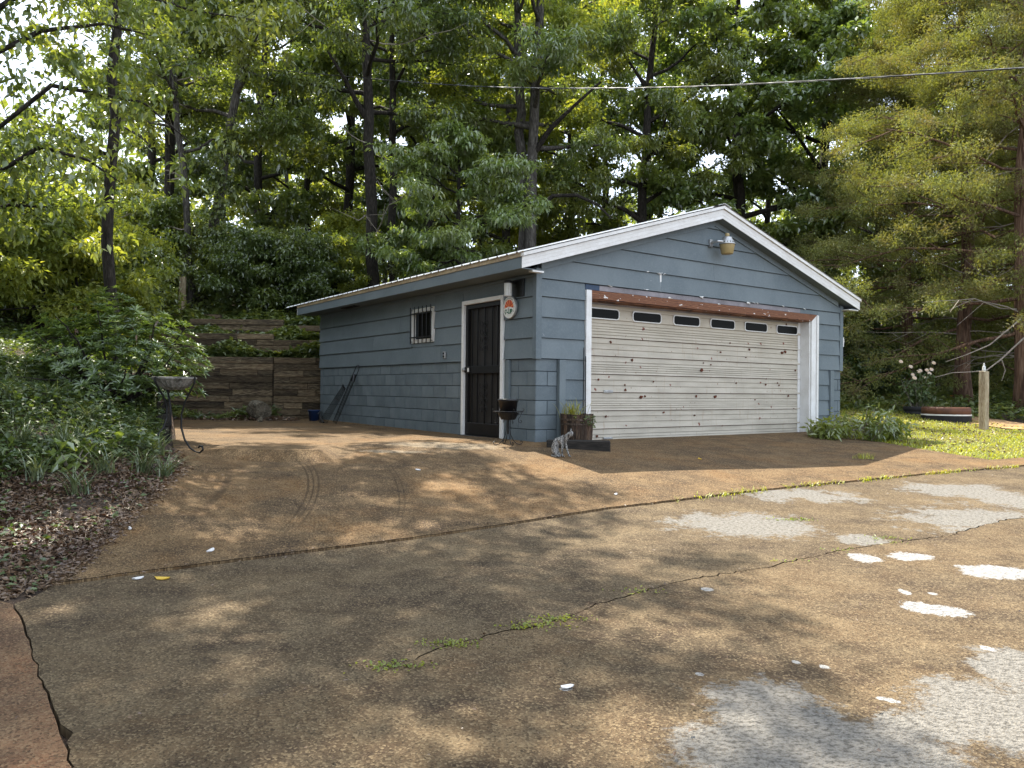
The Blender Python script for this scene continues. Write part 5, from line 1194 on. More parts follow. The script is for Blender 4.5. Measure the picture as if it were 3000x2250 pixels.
cover('bank_cover', 'leafy green ground cover on the planted bank', bank_up, 42000, .075, .045, M['weed'], 83, .26)
cover('bank_cover', 'dark ivy leaves lower in the planted bank', bank_up, 26000, .06, .04, M['ivy'], 84, .12)
bank_near = [np.array([-3.55, 7.55]), np.array([-3.9, 8.7]), np.array([-4.6, 10.2]), np.array([-7.5, 10.2]), np.array([-8.5, 8]), np.array([-6.6, 6.2]), np.array([-4.5, 6.35])]
cover('bank_cover', 'dense small leaved plants along the front of the bank', bank_near, 26000, .06, .038, M['weed'], 85, .26)
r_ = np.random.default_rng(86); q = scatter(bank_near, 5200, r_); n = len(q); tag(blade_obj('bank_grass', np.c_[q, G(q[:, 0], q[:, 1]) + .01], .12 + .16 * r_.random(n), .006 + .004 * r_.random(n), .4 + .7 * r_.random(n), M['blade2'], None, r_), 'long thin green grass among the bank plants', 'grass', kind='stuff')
# arching striped-leaf clumps on the bank
r_ = np.random.default_rng(90); lab = ['pale arching clump nearest the lower apron edge', 'wide clump of pale striped blades mid-bank', 'small pale clump beside the stepped timbers', 'upright clump near the bush shadow']
spots = [(300, 1340, 7.0), (190, 1290, 7.3), (420, 1330, 7.2), (110, 1330, 6.7), (360, 1270, 7.7), (250, 1230, 8.1), (460, 1290, 7.9), (60, 1250, 7.2), (150, 1200, 8.3), (400, 1210, 8.4), (330, 1180, 8.9), (480, 1355, 7.2), (30, 1180, 8.0), (230, 1385, 6.5)]
for i, (px, py, D) in enumerate(spots):
    x, y, _ = at(px, py, D); k = 46; P = np.c_[r_.normal(size=(k, 2)) * .035, np.zeros(k)]
    o = blade_obj('striped_grass_clump', P, .22 + .22 * r_.random(k), .010 + .006 * r_.random(k), .5 + .6 * r_.random(k), M['bladev'], None, r_); o.location = (x, y, G1(x, y) + .0)
    tag(o, ('upper ' if py < 1240 else 'middle ' if py < 1320 else 'lower ') + 'clump of arching striped blades ' + ('beside the stepped timbers' if px > 430 else 'below the bush, towards the birdbath' if px > 320 else 'in the middle of the bank' if px > 200 else 'under the bush at the left' if px > 100 else 'by the left picture edge'), 'grass clump', 'striped grass clumps on the bank')
for i, (px, py, D) in enumerate(((280, 1300, 7.4), (210, 1330, 7.0))):
    x, y, _ = at(px, py, D); weed_clump('broad_leaf_plant', ['broad leaved green plant between the pale blades', 'lower broad leaved plant left of the other'][i], 'plant', x, y, .14, .22, 40, .14, .075, M['leafB'], 95 + i, 7)

r_ = np.random.default_rng(99); q = np.concatenate([np.c_[r_.uniform(-3.2, 6, 900), r_.uniform(2.6, 11, 900)], along(seam, 500, .05, r_), along(crack, 260, .04, r_), np.c_[r_.uniform(-6, 0, 260), r_.uniform(9, 16.5, 260)]])
sg_ = (q[:, 0] > side_line(q[:, 1]) + .1) | (q[:, 1] < 8.5); ux_ = (q[:, 0] - GX) * _cy + (q[:, 1] - GY) * _sy; vy_ = -(q[:, 0] - GX) * _sy + (q[:, 1] - GY) * _cy; q = q[sg_ & ~((ux_ > -.05) & (vy_ > -.05))]; n = len(q)
tag(leaf_obj('loose_grit', np.c_[q, G(q[:, 0], q[:, 1]) + .038], np.c_[r_.normal(size=(n, 2)), r_.normal(size=n) * .1], np.c_[r_.normal(size=(n, 2)) * .3, np.ones(n)], .008 + .026 * r_.random(n) ** 2, .006 + .014 * r_.random(n) ** 2, M['litter'], None), 'leaf crumbs and grit strewn over the drive', 'grit', kind='stuff')
# small loose bits on the drive
for i, (px, py, mt, nm, lb, s) in enumerate(((475, 1705, 'yleaf', 'fallen_leaf', 'single yellow leaf on the drive just below the joint', .05), (405, 1705, 'palechip', 'paper_scrap', 'pale scrap left of the yellow leaf', .035), (617, 1628, 'palechip', 'pale_chip', 'pale chip lying on the apron above the joint', .04),
        (380, 1563, 'palechip', 'pale_chip', 'pale chip near the left edge of the apron', .025), (1225, 1387, 'palechip', 'pale_chip', 'pale chip on the shaded apron centre', .03), (1660, 2028, 'palechip', 'pale_chip', 'long pale chip on the lower drive', .03), (1803, 1459, 'palechip', 'pale_chip', 'pale chip just above the joint middle', .03), (2050, 1353, 'yleaf', 'fallen_leaf', 'small leaf on the shaded apron before the big door', .04))):
    x, y = ground(px, py); n = 9; pts = [(s * (1 + .2 * math.sin(3 * a)) * math.cos(a), .55 * s * math.sin(a), .006 + .004 * math.cos(2 * a)) for a in np.linspace(0, 2 * PI, n, endpoint=False)]
    mb = MB(); mb.add(pts + [(0, 0, .012)] + [(p[0] * .9, p[1] * .9, 0) for p in pts], [(k, (k + 1) % n, n) for k in range(n)] + [(k, n + 1 + k, n + 1 + (k + 1) % n, (k + 1) % n) for k in range(n)]); o = mb.build(nm, M[mt], None)
    e = .15; gxn = (G1(x + e, y) - G1(x - e, y)) / (2 * e); gyn = (G1(x, y + e) - G1(x, y - e)) / (2 * e)
    o.location = (x, y, G1(x, y) + (.037 if py < 1640 and i != 1 else .023)); o.rotation_euler = (Matrix.Rotation(math.atan(gyn), 3, 'X') @ Matrix.Rotation(-math.atan(gxn), 3, 'Y') @ Matrix.Rotation(.7 * i, 3, 'Z')).to_euler(); tag(o, lb, 'leaf' if 'leaf' in nm else 'scrap')

# ------------------------------------------------------------------ trees
def polyl(pts, t):
    P = np.array(pts); s = np.linspace(0, 1, len(P)); return np.array([np.interp(t, s, P[:, i]) for i in range(3)])
def grow(seed, trunk, radii, crown0, R, nl, subs, twigs, per, L, W, upang=(.1, .8), flat=.45, droop=.35, twl=.7, tops=True, clump=.34, dead=0, shape=None, squash=.6, limb=.55):
    """trunk polyline -> trunk+limbs mesh, leaf cloud arrays. Local coordinates."""
    r = np.random.default_rng(seed); mb = MB(); T = np.array(trunk, float); H = T[-1][2]
    k = 14; tp = [polyl(T, s) for s in np.linspace(0, 1, k)]; rp = np.interp(np.linspace(0, 1, k), np.linspace(0, 1, len(radii)), radii)
    tp = [p + r.normal(size=3) * np.array([.03, .03, 0]) * (0 < i) for i, p in enumerate(tp)]
    rp[0] *= 1.35; mb.tube(tp, rp, 12)
    C = []; dm = MB()
    zs = [p[2] for p in tp]
    for i in range(nl):
        f = (i + .5) / nl; z = crown0 + (H - crown0) * f ** .9 * .97; s = np.interp(z, zs, np.linspace(0, 1, k)); base = np.array(polyl(tp, s)); rb = np.interp(s, np.linspace(0, 1, k), rp)
        a = i * 2.399 + r.random() * .8; rad = R * (shape(f) if shape else (.6 + .4 * math.sin(PI * min(1, f * 1.05 + .1))) * (1 - .55 * f ** 3)) * (.75 + .4 * r.random())
        el = upang[0] + (upang[1] - upang[0]) * f; d = np.array([math.cos(a) * math.cos(el), math.sin(a) * math.cos(el), math.sin(el)])
        m_ = 6; pts = [base]
        for j in range(1, m_): dd = d + r.normal(size=3) * .16 + np.array([0, 0, .10 if el > 0 else -.03]); dd /= np.linalg.norm(dd); pts.append(pts[-1] + dd * rad / (m_ - 1))
        mb.tube(pts, np.linspace(rb * limb, .012, m_), 6, cap=False)
        for j in range(subs):
            s2 = .25 + .75 * (j + r.random()) / subs; b2 = polyl(pts, s2); side = (1 if j % 2 else -1); a2 = a + side * (.4 + .7 * r.random()); e2 = r.normal() * .25 + .12
            l2 = rad * (.5 - .25 * s2) * (.7 + .6 * r.random()); d2 = np.array([math.cos(a2) * math.cos(e2), math.sin(a2) * math.cos(e2), math.sin(e2)])
            mid = b2 + d2 * l2 * .55 + r.normal(size=3) * .05; e_ = b2 + d2 * l2 + np.array([0, 0, -.06 * l2])
            mb.tube([b2, mid, e_], [.018 * (1 - .5 * s2) + .006, .010, .004], 4, cap=False)
            for q in range(twigs): s3 = r.random() ** .7; c = (b2 + (mid - b2) * s3 * 2) if s3 < .5 else (mid + (e_ - mid) * (s3 - .5) * 2); off = unit(r.normal(size=(1, 3)))[0] * np.array([1, 1, .45]); c = c + off * twl * r.random() * .8; C.append(c)
    for i in range(dead):
        z = crown0 * .4 + (H * .6 - crown0 * .4) * r.random(); s = np.interp(z, zs, np.linspace(0, 1, k)); base = np.array(polyl(tp, s)); a = r.random() * 6.28; pts = [base]; d = np.array([math.cos(a), math.sin(a), r.normal() * .2])
        ln = R * (.35 + .5 * r.random())
        for j in range(6): d = d + r.normal(size=3) * .18; d /= np.linalg.norm(d); pts.append(pts[-1] + d * ln / 6)
        dm.tube(pts, np.linspace(.022, .004, 7), 4, cap=False)
        for q in (2, 3, 4): dm.tube([pts[q], pts[q] + unit(d + r.normal(size=3) * .8) * ln * .25], [.008, .003], 3, cap=False)
    C = np.array(C); P, D, N, LL, WW = cloud_leaves(C, clump * (.6 + .8 * r.random(len(C))), per, L, W, r, flat, droop, squash)
    return mb, dm, (P, D, N, LL, WW), r
def tree(name, label, cat, loc, g, bark, leaf, group=None, rz=0.0):
    mb, dm, lv, r = g; t = empty(name, loc, rz); tag(t, label, cat, group)
    mb.build('trunk', M[bark], t, True); 
    if dm.v: dm.build('dead_branches', M['dead'], t)['kind'] = 'stuff'
    leaf_obj('crown', *lv, M[leaf], t, r=r); return t
def copy_tree(t, loc, rz, sc, label=None, group=None, mat=None):
    c = t.copy(); COL.objects.link(c); c.location = loc; c.rotation_euler = (0, 0, rz); c.scale = (sc, sc, sc)
    if label: c['label'] = label
    if group: c['group'] = group
    for ch in list(t.children):
        d = ch.copy(); COL.objects.link(d); d.parent = c
        if mat and d.name.startswith('crown'): d.material_slots[0].link = 'OBJECT'; d.material_slots[0].material = M[mat]
    return c
def wpos(px, D): x = (px - 1500) / F_PX * D; return x, D, G1(x, D) - .1
def pxtrunk(D, pts, base):
    """trunk polyline through photo pixels at depth D, in local coordinates"""
    b = np.array(base); return [(0, 0, 0)] + [tuple(at(x, y, D) - b) for x, y in pts]

# left dark straight trunk
b = wpos(322, 11.8); tree('tall_oak', 'straight black trunk rising behind the rhododendron bush at the left', 'tree', b,
    grow(101, pxtrunk(11.8, [(320, 800), (335, 400), (330, 0), (328, -1200)], b), [.095, .085, .08, .07, .03], 6.9, 4.8, 18, 5, 6, 46, .14, .065, clump=.28), 'bark', 'leafA')
b = wpos(492, 23); tree('tall_oak', 'dark trunk second from the left behind the bush', 'tree', b,
    grow(102, pxtrunk(23, [(490, 800), (495, 400), (512, 0), (520, -400)], b), [.17, .155, .14, .12, .03], 5.0, 3.4, 14, 6, 6, 38, .15, .07, dead=9), 'bark', 'leafA')
b = wpos(585, 22); tree('ivy_clad_tree', 'ivy clad trunk leaning right above the timber terraces', 'tree', b,
    grow(103, pxtrunk(22, [(600, 820), (640, 560), (700, 240), (735, -40), (760, -400)], b), [.19, .165, .13, .11, .09, .03], 4.6, 3.6, 14, 6, 6, 42, .15, .07), 'barkg', 'leafA')
b = wpos(560, 21.8); tree('ivy_clad_tree', 'thin ivy wrapped stem left of the leaning trunk', 'tree', b,
    grow(104, pxtrunk(21.8, [(553, 820), (545, 560), (510, 300), (500, -40), (470, -300)], b), [.12, .10, .09, .08, .07, .03], 4.2, 2.8, 12, 5, 6, 34, .14, .065, dead=7), 'barkg', 'leafA')
# ivy wrapped round the stems
r_ = np.random.default_rng(105); C = np.array([at(560 + (y - 880) * -.13 + r_.normal() * 26 + 30, y, 21.6 + r_.normal() * .12) for y in r_.uniform(420, 900, 260)]); P, D, N, L, W = cloud_leaves(C, np.full(len(C), .16), 9, .10, .08, r_, .7, .5)
o = leaf_obj('climbing_ivy', P, D, N, L, W, M['ivy'], None); tag(o, 'ivy climbing the forked trunks above the terraces', 'ivy', kind='stuff')
b = wpos(1092, 22.5); tree('tall_hickory', 'thick dark trunk with a left fork just left of the garage roof', 'tree', b,
    grow(106, pxtrunk(22.5, [(1092, 800), (1084, 482), (1077, 290), (1070, 0), (1060, -450)], b), [.19, .17, .155, .14, .12, .04], 5.6, 4.3, 17, 6, 7, 40, .17, .065, droop=.6, dead=7), 'bark', 'leafD')
mb = MB(); P0 = [at(1072, 345, 22.5), at(1040, 290, 22.3), at(1012, 235, 22.0), at(960, 150, 21.6)]; mb.tube(P0, [.09, .075, .06, .03], 7); o = mb.build('forked_limb', M['bark'], bpy.data.objects['tall_hickory']); o.matrix_parent_inverse = Matrix.Translation(bpy.data.objects['tall_hickory'].location).inverted()
b = wpos(1150, 25); tree('slim_oak', 'slimmer trunk just right of the forked dark trunk', 'tree', b,
    grow(107, pxtrunk(25, [(1148, 720), (1150, 480), (1148, 200), (1150, -300)], b), [.15, .13, .12, .10, .03], 5.2, 3.4, 13, 6, 6, 40, .15, .065), 'bark', 'leafD')
b = wpos(1537, 25.5); tree('twin_oak', 'left of the pair of tall grey trunks above the garage roof', 'tree', b,
    grow(108, pxtrunk(25.5, [(1535, 660), (1524, 434), (1522, 289), (1519, 130), (1500, -200)], b), [.19, .175, .165, .155, .14, .05], 7.0, 4.0, 13, 6, 7, 42, .16, .07), 'barkg', 'leafY')
b = wpos(1556, 25.0); tree('twin_oak', 'right of the pair of tall grey trunks above the garage roof', 'tree', b,
    grow(109, pxtrunk(25.0, [(1554, 713), (1560, 434), (1569, 241), (1583, 24), (1590, -300)], b), [.20, .18, .17, .155, .14, .05], 6.2, 4.4, 15, 6, 7, 46, .17, .06, droop=.6), 'barkg', 'leafB')
tw = [o for o in bpy.data.objects if o.name.startswith('twin_oak')][-1]
for P0, rr in (([(1569, 443), (1610, 380), (1650, 340), (1694, 299), (1760, 240)], .10), ([(1566, 620), (1620, 574), (1690, 572), (1752, 600), (1790, 640)], .085), ([(1562, 250), (1545, 235), (1530, 200)], .05)):
    mb = MB(); mb.tube([at(x, y, 25.0 - .25 * i) for i, (x, y) in enumerate(P0)], np.linspace(rr, rr * .35, len(P0)), 7); o = mb.build('limb', M['bark'], tw); o.matrix_parent_inverse = Matrix.Translation(tw.location).inverted()
# dogwood with layered sprays behind the roof
b = wpos(1345, 21.0); tree('dogwood_tree', 'dogwood with flat layers of drooping green leaves behind the roof', 'tree', b,
    grow(110, [(0, 0, 0), (.1, 0, 2.5), (-.1, 0, 5), (0, 0, 6.3)], [.09, .07, .05, .02], 1.3, 2.7, 26, 6, 6, 34, .15, .055, upang=(-.05, .35), flat=.25, droop=.55, twl=.45, clump=.26, squash=.28), 'bark', 'leafB')
# maple wall on the right of the gable
b = wpos(2150, 30); tree('sweetgum_tree', 'bright star leaved tree filling the view above the ridge', 'tree', b,
    grow(111, [(0, 0, 0), (.2, 0, 6), (0, .2, 12), (.1, 0, 17)], [.26, .22, .16, .05], 2.5, 5.4, 24, 7, 7, 42, .21, .13), 'bark', 'leafB')
b = wpos(2420, 31); tree('maple_tree', 'rounded deep green tree between the ridge and the cedars', 'tree', b,
    grow(112, [(0, 0, 0), (-.2, 0, 6), (0, .2, 11), (.1, 0, 16)], [.24, .20, .15, .05], 1.2, 5.0, 26, 7, 7, 44, .22, .13), 'bark', 'leafB')
b = wpos(1860, 28); tree('elm_tree', 'pale green arching tree right of the twin trunks', 'tree', b,
    grow(113, [(0, 0, 0), (.2, 0, 6), (.5, .2, 11), (.8, 0, 16)], [.2, .17, .12, .04], 2.2, 4.6, 22, 7, 7, 42, .17, .07, droop=.6), 'bark', 'leafA')
# cedars
cg = grow(120, [(0, 0, 0), (.1, 0, 5), (-.1, .1, 10), (0, 0, 15.5)], [.22, .17, .11, .03], 1.9, 4.6, 60, 7, 8, 84, .075, .024, upang=(-.12, .55), flat=.9, droop=.2, twl=.6, clump=.27, dead=24,
          shape=lambda f: 1.0 - .68 * f, squash=.7, limb=.26)
b = wpos(2822, 22.3); ced = tree('cedar_tree', 'cedar with red-brown shaggy trunk behind the wooden post', 'tree', b, cg, 'barkr', 'cedar')
x, y, z = wpos(3005, 19.4); copy_tree(ced, (x, y, z), 2.1, 1.05, 'cedar with flared shaggy trunk at the right picture edge')
x, y, z = wpos(2656, 27); copy_tree(ced, (x, y, z), 4.0, .95, 'cedar standing behind the tall pale flowers and gate')
x, y, z = wpos(3300, 24); copy_tree(ced, (x, y, z), 5.2, 1.1, 'far cedar whose boughs reach in from the right')
x, y, z = wpos(3050, 32); copy_tree(ced, (x, y, z), .7, 1.0, 'cedar deeper in the wood at the right')
# long bare limbs
mb = MB()
r_ = np.random.default_rng(130)
for pts in ([(3000, 990), (2930, 1055), (2890, 1085), (2840, 1090), (2790, 1092), (2740, 1105)], [(2990, 935), (2900, 1010), (2830, 1040), (2770, 1060)]):
    mb.tube([at(x, y, 18.6 - .1 * i) for i, (x, y) in enumerate(pts)], np.linspace(.022, .005, len(pts)), 6)
mb.tube([at(2935, 1055, 18.4), at(2945, 1085, 18.4), at(2935, 1115, 18.4)], [.015, .012, .005], 5)
cb_ = [o for o in bpy.data.objects if o.name.startswith('cedar_tree')][1]
o = mb.build('bare_limbs', M['dead'], cb_); bpy.context.view_layer.update(); o.matrix_parent_inverse = cb_.matrix_world.inverted()
# small bright shrub tree in the gap right of the garage
b = wpos(2545, 24); tree('young_dogwood', 'small layered shrub tree in the gap beside the garage corner', 'tree', b,
    grow(131, [(0, 0, 0), (.05, 0, .8), (0, 0, 1.6)], [.04, .03, .01], .35, 1.15, 12, 4, 5, 26, .11, .06, upang=(.0, .4), flat=.3, twl=.3, clump=.2, squash=.3), 'bark', 'weed')

# the wood behind: four kinds, copied
protos = []
for i, (lf_, H, R, c0, bk) in enumerate((('leafA', 17, 4.6, 2.0, 'bark'), ('leafD', 15, 4.2, 1.2, 'bark'), ('leafY', 13, 3.8, 1.6, 'barkg'), ('leafB', 18, 4.8, 3.0, 'bark'))):
    protos.append((grow(140 + i, [(0, 0, 0), (.2, .1, H * .4), (-.1, 0, H * .7), (0, 0, H)], [.2, .16, .11, .04], c0, R, 20, 6, 6, 32, .23, .12), bk, lf_))
lbls = ['mid green tree deep in the wood behind the garage', 'dark green tree deep in the wood behind the garage', 'yellow green tree deep in the wood behind the garage', 'bright green tree deep in the wood behind the garage']
first = {}
places = [(420, 33, 1), (640, 40, 0), (760, 31, 1), (900, 37, 1), (1010, 33, 0), (1190, 36, 1), (1260, 30, 1), (1400, 38, 2), (1480, 33, 2), (1660, 34, 0), (1760, 39, 3), (1900, 37, 3),
          (2250, 38, 1), (2400, 43, 3), (2560, 37, 1), (2700, 40, 1), (2860, 38, 1), (3050, 42, 0), (500, 48, 3), (830, 47, 2), (1120, 47, 0), (3250, 33, 1), (1330, 45, 3)]
for j, (px, D, kd) in enumerate(places):
    x, y, z = wpos(px, D)
    if kd not in first: g, bk, lf_ = protos[kd]; first[kd] = tree('woodland_tree', lbls[kd], 'tree', (x, y, z), g, bk, lf_, 'trees of the wood behind the garage, kind %d' % kd)
    else: copy_tree(first[kd], (x, y, z), j * 1.3, .85 + .3 * ((j * 37) % 10) / 10, lbls[kd], 'trees of the wood behind the garage, kind %d' % kd)
for kd in first: first[kd]['group'] = ['mid green woodland trees', 'dark green woodland trees', 'yellow green woodland trees', 'bright green woodland trees'][kd]
for j, (X, Y, kd) in enumerate(((-9.5, 1.5, 0), (-12.5, 6.5, 1), (-7.5, -3.5, 3), (-15, 3, 0), (-13, -5, 1), (-22, -2, 2), (-9, -12, 0), (-24, 6, 1), (-16, -14, 3), (-2, -18, 1), (22, 14, 0), (26, 24, 1))):  # unseen trees added, those at left to block sky from the side wall
    copy_tree(first[kd], (X, Y, G1(X, Y) - .1), j * 1.1, 1.0, lbls[kd])
def whereabouts(o):
    x, y = o.location.x, o.location.y; px = 1500 + x / max(y, .1) * F_PX; far = 'nearer' if y < 33 else ('farther' if y < 40 else 'farthest')
    if y < 12 or px < -350 or px > 3300: return 'standing ' + ('left of' if x < -8 else ('right of' if x > 8 else 'at the foot of')) + ' the drive, added out of view'
    for lim, w in ((480, 'above the bank bush'), (700, 'behind the ivy clad stems'), (960, 'above the timber terraces'), (1130, 'behind the forked dark trunk'), (1340, 'behind the eave of the side wall'), (1620, 'behind the twin grey trunks'), (2100, 'over the left roof slope'), (2500, 'over the right roof slope'), (2780, 'behind the garden gate'), (9999, 'behind the cedars')):
        if px < lim: return far + ', ' + w
for o in list(bpy.data.objects):
    if o.name.startswith('woodland_tree') and o.type == 'EMPTY':
        k_ = lbls.index(o['label']); col_ = ['mid green', 'dark green', 'yellow green', 'bright green'][k_]; o['label'] = col_ + ' woodland tree, ' + whereabouts(o); o['group'] = col_ + ' woodland trees'
# far mass of leaves closing the view
r_ = np.random.default_rng(150); n = 1300; th = r_.uniform(-1.0, 1.0, n); rr = r_.uniform(50, 68, n); X, Y = rr * np.sin(th), rr * np.cos(th); Z = G(X, Y) + 9 * r_.random(n) + .3
P, D, N, L, W = cloud_leaves(np.c_[X, Y, Z], np.full(n, 1.9), 26, .55, .32, r_, .5); tag(leaf_obj('far_wood', P, D, N, L, W, M['leafA'], None), 'hazy far leaves of the wood beyond the trees', 'wood', kind='stuff')
# understorey shrubs
sg = [(grow(160 + i, [(0, 0, 0), (.05, 0, h * .5), (0, 0, h)], [.03, .02, .008], .25, R_, 16, 5, 6, 34, .10, .048, twl=.35, clump=.24), lf_) for i, (h, R_, lf_) in enumerate(((2.4, 1.5, 'leafA'), (1.9, 1.6, 'leafD'), (2.2, 1.5, 'leafY')))]
sl_ = [('mid green understorey shrub on the wooded slope', 'mid green slope shrubs'), ('dark understorey shrub on the wooded slope', 'dark slope shrubs'), ('sunlit yellow green shrub on the slope behind the bush', 'yellow green slope shrubs')]
sf = {}
for j, (px, D, kd) in enumerate([(30, 17, 2), (120, 14.6, 2), (230, 15.6, 2), (290, 17.5, 0), (-20, 13.4, 2), (150, 18.5, 2), (250, 21, 2), (-60, 15, 2), (90, 22, 2), (380, 20, 2), (-200, 18, 2), (420, 24, 0), (470, 22.5, 0), (690, 22, 1), (760, 21.3, 1), (840, 21.5, 1), (900, 22.5, 1), (800, 24.5, 1), (640, 26, 0), (980, 23, 2), (1040, 25, 0), (1000, 28, 2), (2540, 30, 1), (2460, 28, 1), (2740, 31, 1), (2900, 28, 1), (3020, 27, 1), (2620, 33, 0), (1250, 24, 1), (1450, 26, 1), (560, 25, 1)]):
    x, y, z = wpos(px, D); z += .08
    if kd not in sf: g, lf_ = sg[kd]; sf[kd] = tree('understorey_shrub', sl_[kd][0], 'shrub', (x, y, z), g, 'bark', lf_, sl_[kd][1])
    else: copy_tree(sf[kd], (x, y, z), j * 1.7, .8 + .4 * ((j * 29) % 10) / 10, *sl_[kd])

for o in list(bpy.data.objects):
    if o.name.startswith('understorey_shrub') and o.type == 'EMPTY': o['label'] = o['label'].replace(' on the wooded slope', '').replace(' on the slope behind the bush', '') + ', ' + whereabouts(o).replace('nearer, ', '')
# rhododendron bush
bx_, by_ = at(330, 1100, 9.6)[:2]; bz_ = G1(bx_, by_) - .05
t = empty('rhododendron_bush', (bx_, by_, bz_)); tag(t, 'big rhododendron bush with whorled glossy leaves on the bank', 'bush')
r_ = np.random.default_rng(170); mb = MB(); tips = []
for k in range(26):
    a = r_.random() * 2 * PI; e = .35 + 1.1 * r_.random(); ln = .9 + .55 * r_.random(); d = np.array([math.cos(a) * math.cos(e), math.sin(a) * math.cos(e), math.sin(e)]); pts = [np.array([.1 * math.cos(a), .1 * math.sin(a), 0])]
    for j in range(5): d = unit(d + r_.normal(size=3) * .2); pts.append(pts[-1] + d * ln / 5)
    mb.tube(pts, np.linspace(.022, .006, 6), 5)
mb.build('stems', M['bark'], t)
n = 900; d = unit(r_.normal(size=(n, 3))); d[:, 2] = np.abs(d[:, 2]) * 1.0 - .12 * (r_.random(n)); rad = .80 + .2 * r_.random(n); rad[:250] *= .75
lump = 1 + .14 * np.sin(d[:, 0] * 7 + 1) * np.cos(d[:, 1] * 6) + .10 * np.sin(d[:, 2] * 9 + d[:, 0] * 5)
Tp = d * (rad * lump)[:, None] * np.array([1.08, .95, 1.18]) + np.array([.0, 0, .22]); Tp = Tp[Tp[:, 2] > .05]
Pl, Dl, Nl, Ll, Wl = [], [], [], [], []
for p, dd in zip(Tp, unit(Tp - np.array([0, 0, .1]))):
    u_ = unit(dd * .6 + np.array([0, 0, .7]) + r_.normal(size=3) * .2); a1 = unit(np.cross(u_, [0.3, .9, .1])); a2 = np.cross(u_, a1); k = r_.integers(8, 13); s0 = r_.random() * 6
    for j in range(k):
        a = s0 + j * 2.4; lift = .15 + .7 * (j / k); Dv = a1 * math.cos(a) + a2 * math.sin(a) + u_ * lift; Pl.append(p); Dl.append(Dv); Nl.append(u_ - Dv * .3); Ll.append((.115 - .04 * j / k) * (.8 + .4 * r_.random())); Wl.append(.029)
leaf_obj('foliage', np.array(Pl), np.array(Dl), np.array(Nl), np.array(Ll), np.array(Wl), M['rhodo'], t, fold=.1, droop=.12)
k = 60; pk = Tp[r_.integers(0, len(Tp), k)]; leaf_obj('withered_leaves', pk, np.c_[r_.normal(size=(k, 2)) * .4, -np.ones(k)], r_.normal(size=(k, 3)), np.full(k, .09), np.full(k, .03), M['litter'], t)
mb = MB(); x, y = at(140, 1095, 10.2)[:2]
for k in range(16): a = random.uniform(0, PI); mb.tube([(0, 0, .03), (.28 * math.cos(a) * random.uniform(.5, 1), .1 * math.sin(a), .05 + .12 * random.random())], .007, 4)
o = mb.build('brushwood', M['hoop'], None); o.location = (x, y, G1(x, y) + .12); tag(o, 'small heap of rusty brown sticks on the bank', 'sticks')
# cut stump / split log by the leaning tree
x, y = at(533, 870, 21)[:2]; mb = MB(); mb.tube([(0, 0, 0), (.02, 0, 1.2)], [.11, .09], 9); o = mb.build('pale_stump', M['post'], None); o.location = (x, y, G1(x, y) - .1); tag(o, 'pale broken stump standing among the ivy clad stems', 'stump')
x, y = at(545, 888, 20.4)[:2]; mb = MB(); mb.tube([(-.9, 0, .12), (.9, .1, .10)], .12, 9); o = mb.build('fallen_log', M['timber'], None); o.location = (x, y, G1(x, y)); tag(o, 'mossy log lying at the top of the terraces', 'log')

# tree just outside the left edge whose boughs hang into view
ox, oy = -8.4, 8.6; oz = G1(ox, oy) - .1
g = grow(180, [(0, 0, 0), (.1, .1, 4), (.3, .3, 8), (.8, .6, 12.5)], [.2, .17, .13, .04], 6.6, 6.4, 18, 7, 6, 32, .13, .065, clump=.30)
mb, dm, (P, D, N, L, W), r = g
Cs = []
for pts in ([(-60, 420, 8.6), (150, 250, 9.0), (420, 300, 9.6), (560, 420, 10.0)], [(-100, 560, 8.6), (120, 430, 8.8), (260, 470, 9.0), (360, 540, 9.1)], [(-100, 200, 8.8), (120, 90, 9.2), (300, 70, 9.6), (470, 110, 10.0)], [(-100, 90, 8.7), (60, -20, 9.0), (260, -60, 9.5), (560, 30, 10.2), (760, 60, 10.6)], [(-100, 480, 9.4), (60, 380, 9.8), (160, 370, 10.2)], [(-140, 640, 9.5), (30, 600, 9.7), (170, 610, 9.9)]):
    W3 = [np.array([.15, .12, 4.2 + .3 * len(Cs) % 2])] + [at(*p) - np.array([ox, oy, oz]) for p in pts]; mb.tube(W3, np.linspace(.05, .006, len(W3)), 6)
    for k in range(34):
        s = .25 + .75 * r.random(); c = polyl(W3, s); c = c + r.normal(size=3) * np.array([.35, .35, .22]); Cs.append(c)
        if k % 3 == 0: mb.tube([polyl(W3, max(0, s - .04)), c], [.006, .003], 3, cap=False)
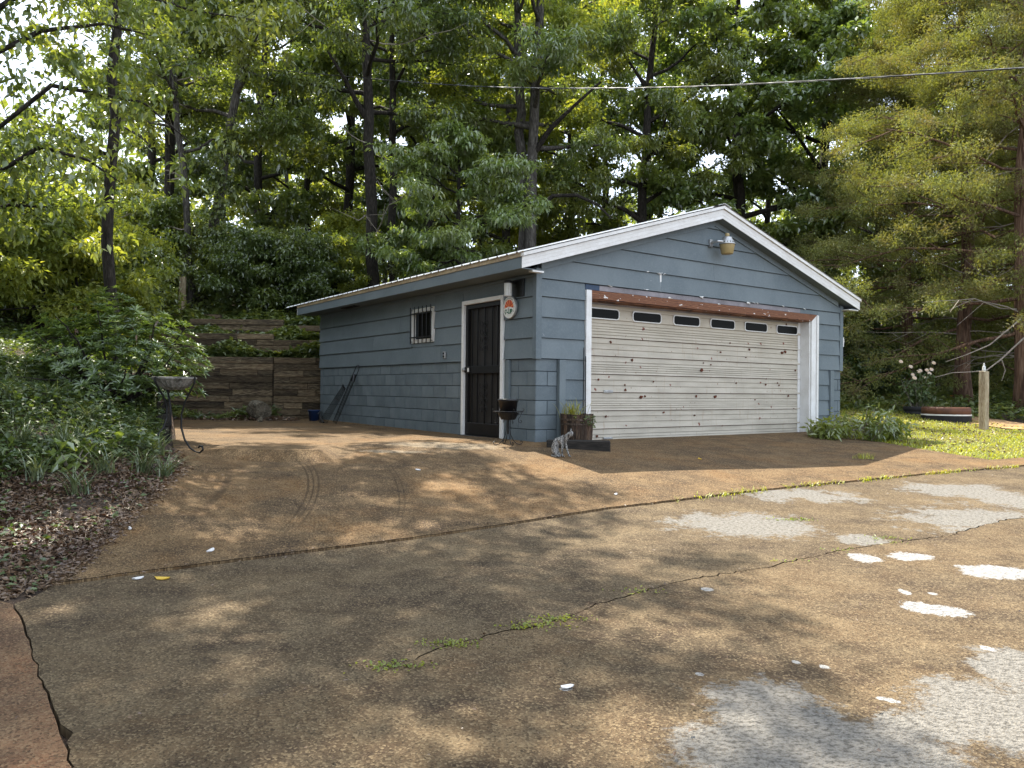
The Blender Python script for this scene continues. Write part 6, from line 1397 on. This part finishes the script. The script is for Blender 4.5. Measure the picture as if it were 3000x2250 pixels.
P2, D2, N2, L2, W2 = cloud_leaves(np.array(Cs), .26 * (.6 + .8 * r.random(len(Cs))), 24, .105, .055, r, .35, .6, .5)
tree('overhanging_tree', 'near tree at the left whose leafy boughs hang into the top corner', 'tree', (ox, oy, oz), (mb, dm, (np.r_[P, P2], np.r_[D, D2], np.r_[N, N2], np.r_[L, L2], np.r_[W, W2]), r), 'bark', 'leafA')

# ------------------------------------------------------------------ overhead wires
def wire(name, pts, rad, mat, label, twist=0.0, strands=1):
    P = np.array([at(*p) for p in pts]); n = 140; s = np.linspace(0, 1, len(P)); u = np.linspace(0, 1, n)
    # smooth through the points
    Q = np.stack([np.interp(u, s, P[:, i]) for i in range(3)], 1)
    for _ in range(60): Q[1:-1] = (Q[:-2] + Q[2:] + 2 * Q[1:-1]) / 4
    t = empty(name, tuple(Q[0])); tag(t, label, 'cable'); base = Q[0]; cum = np.r_[0, np.cumsum(np.linalg.norm(np.diff(Q, axis=0), axis=1))]
    for k in range(strands):
        m_ = 420 if strands > 1 else n; uu = np.linspace(0, 1, m_); R_ = np.stack([np.interp(uu, u, Q[:, i]) for i in range(3)], 1); cc = np.interp(uu, u, cum); a = cc * twist + k * 2 * PI / strands
        off = rad * 1.1 if strands > 1 else 0; R_ = R_ + np.c_[np.zeros(m_), np.cos(a) * off, np.sin(a) * off] - base
        mb = MB(); mb.tube(R_, rad, 5, cap=False); mb.build('strand', mat if k == 0 else M['cableb'], t)
wire('service_cable', [(-300, -30, 34), (150, 90, 30), (500, 180, 26), (1000, 222, 21.5), (1260, 246, 19), (1530, 260, 17), (2000, 258, 14.5), (2494, 231, 12.3), (3000, 200, 10.5), (3600, 150, 9)], .0065, M['cable'], 'twisted pale and black service cable sagging across above the roof', 5.5, 3)
wire('thin_wire', [(-100, 240, 24), (120, 60, 24), (480, -20, 24)], .008, M['cableb'], 'thin black wire through the leaves at the top left corner')
print('tris', sum(len(o.data.loops) - 2 * len(o.data.polygons) for o in {o.data.name: o for o in bpy.data.objects if o.type == 'MESH'}.values()))
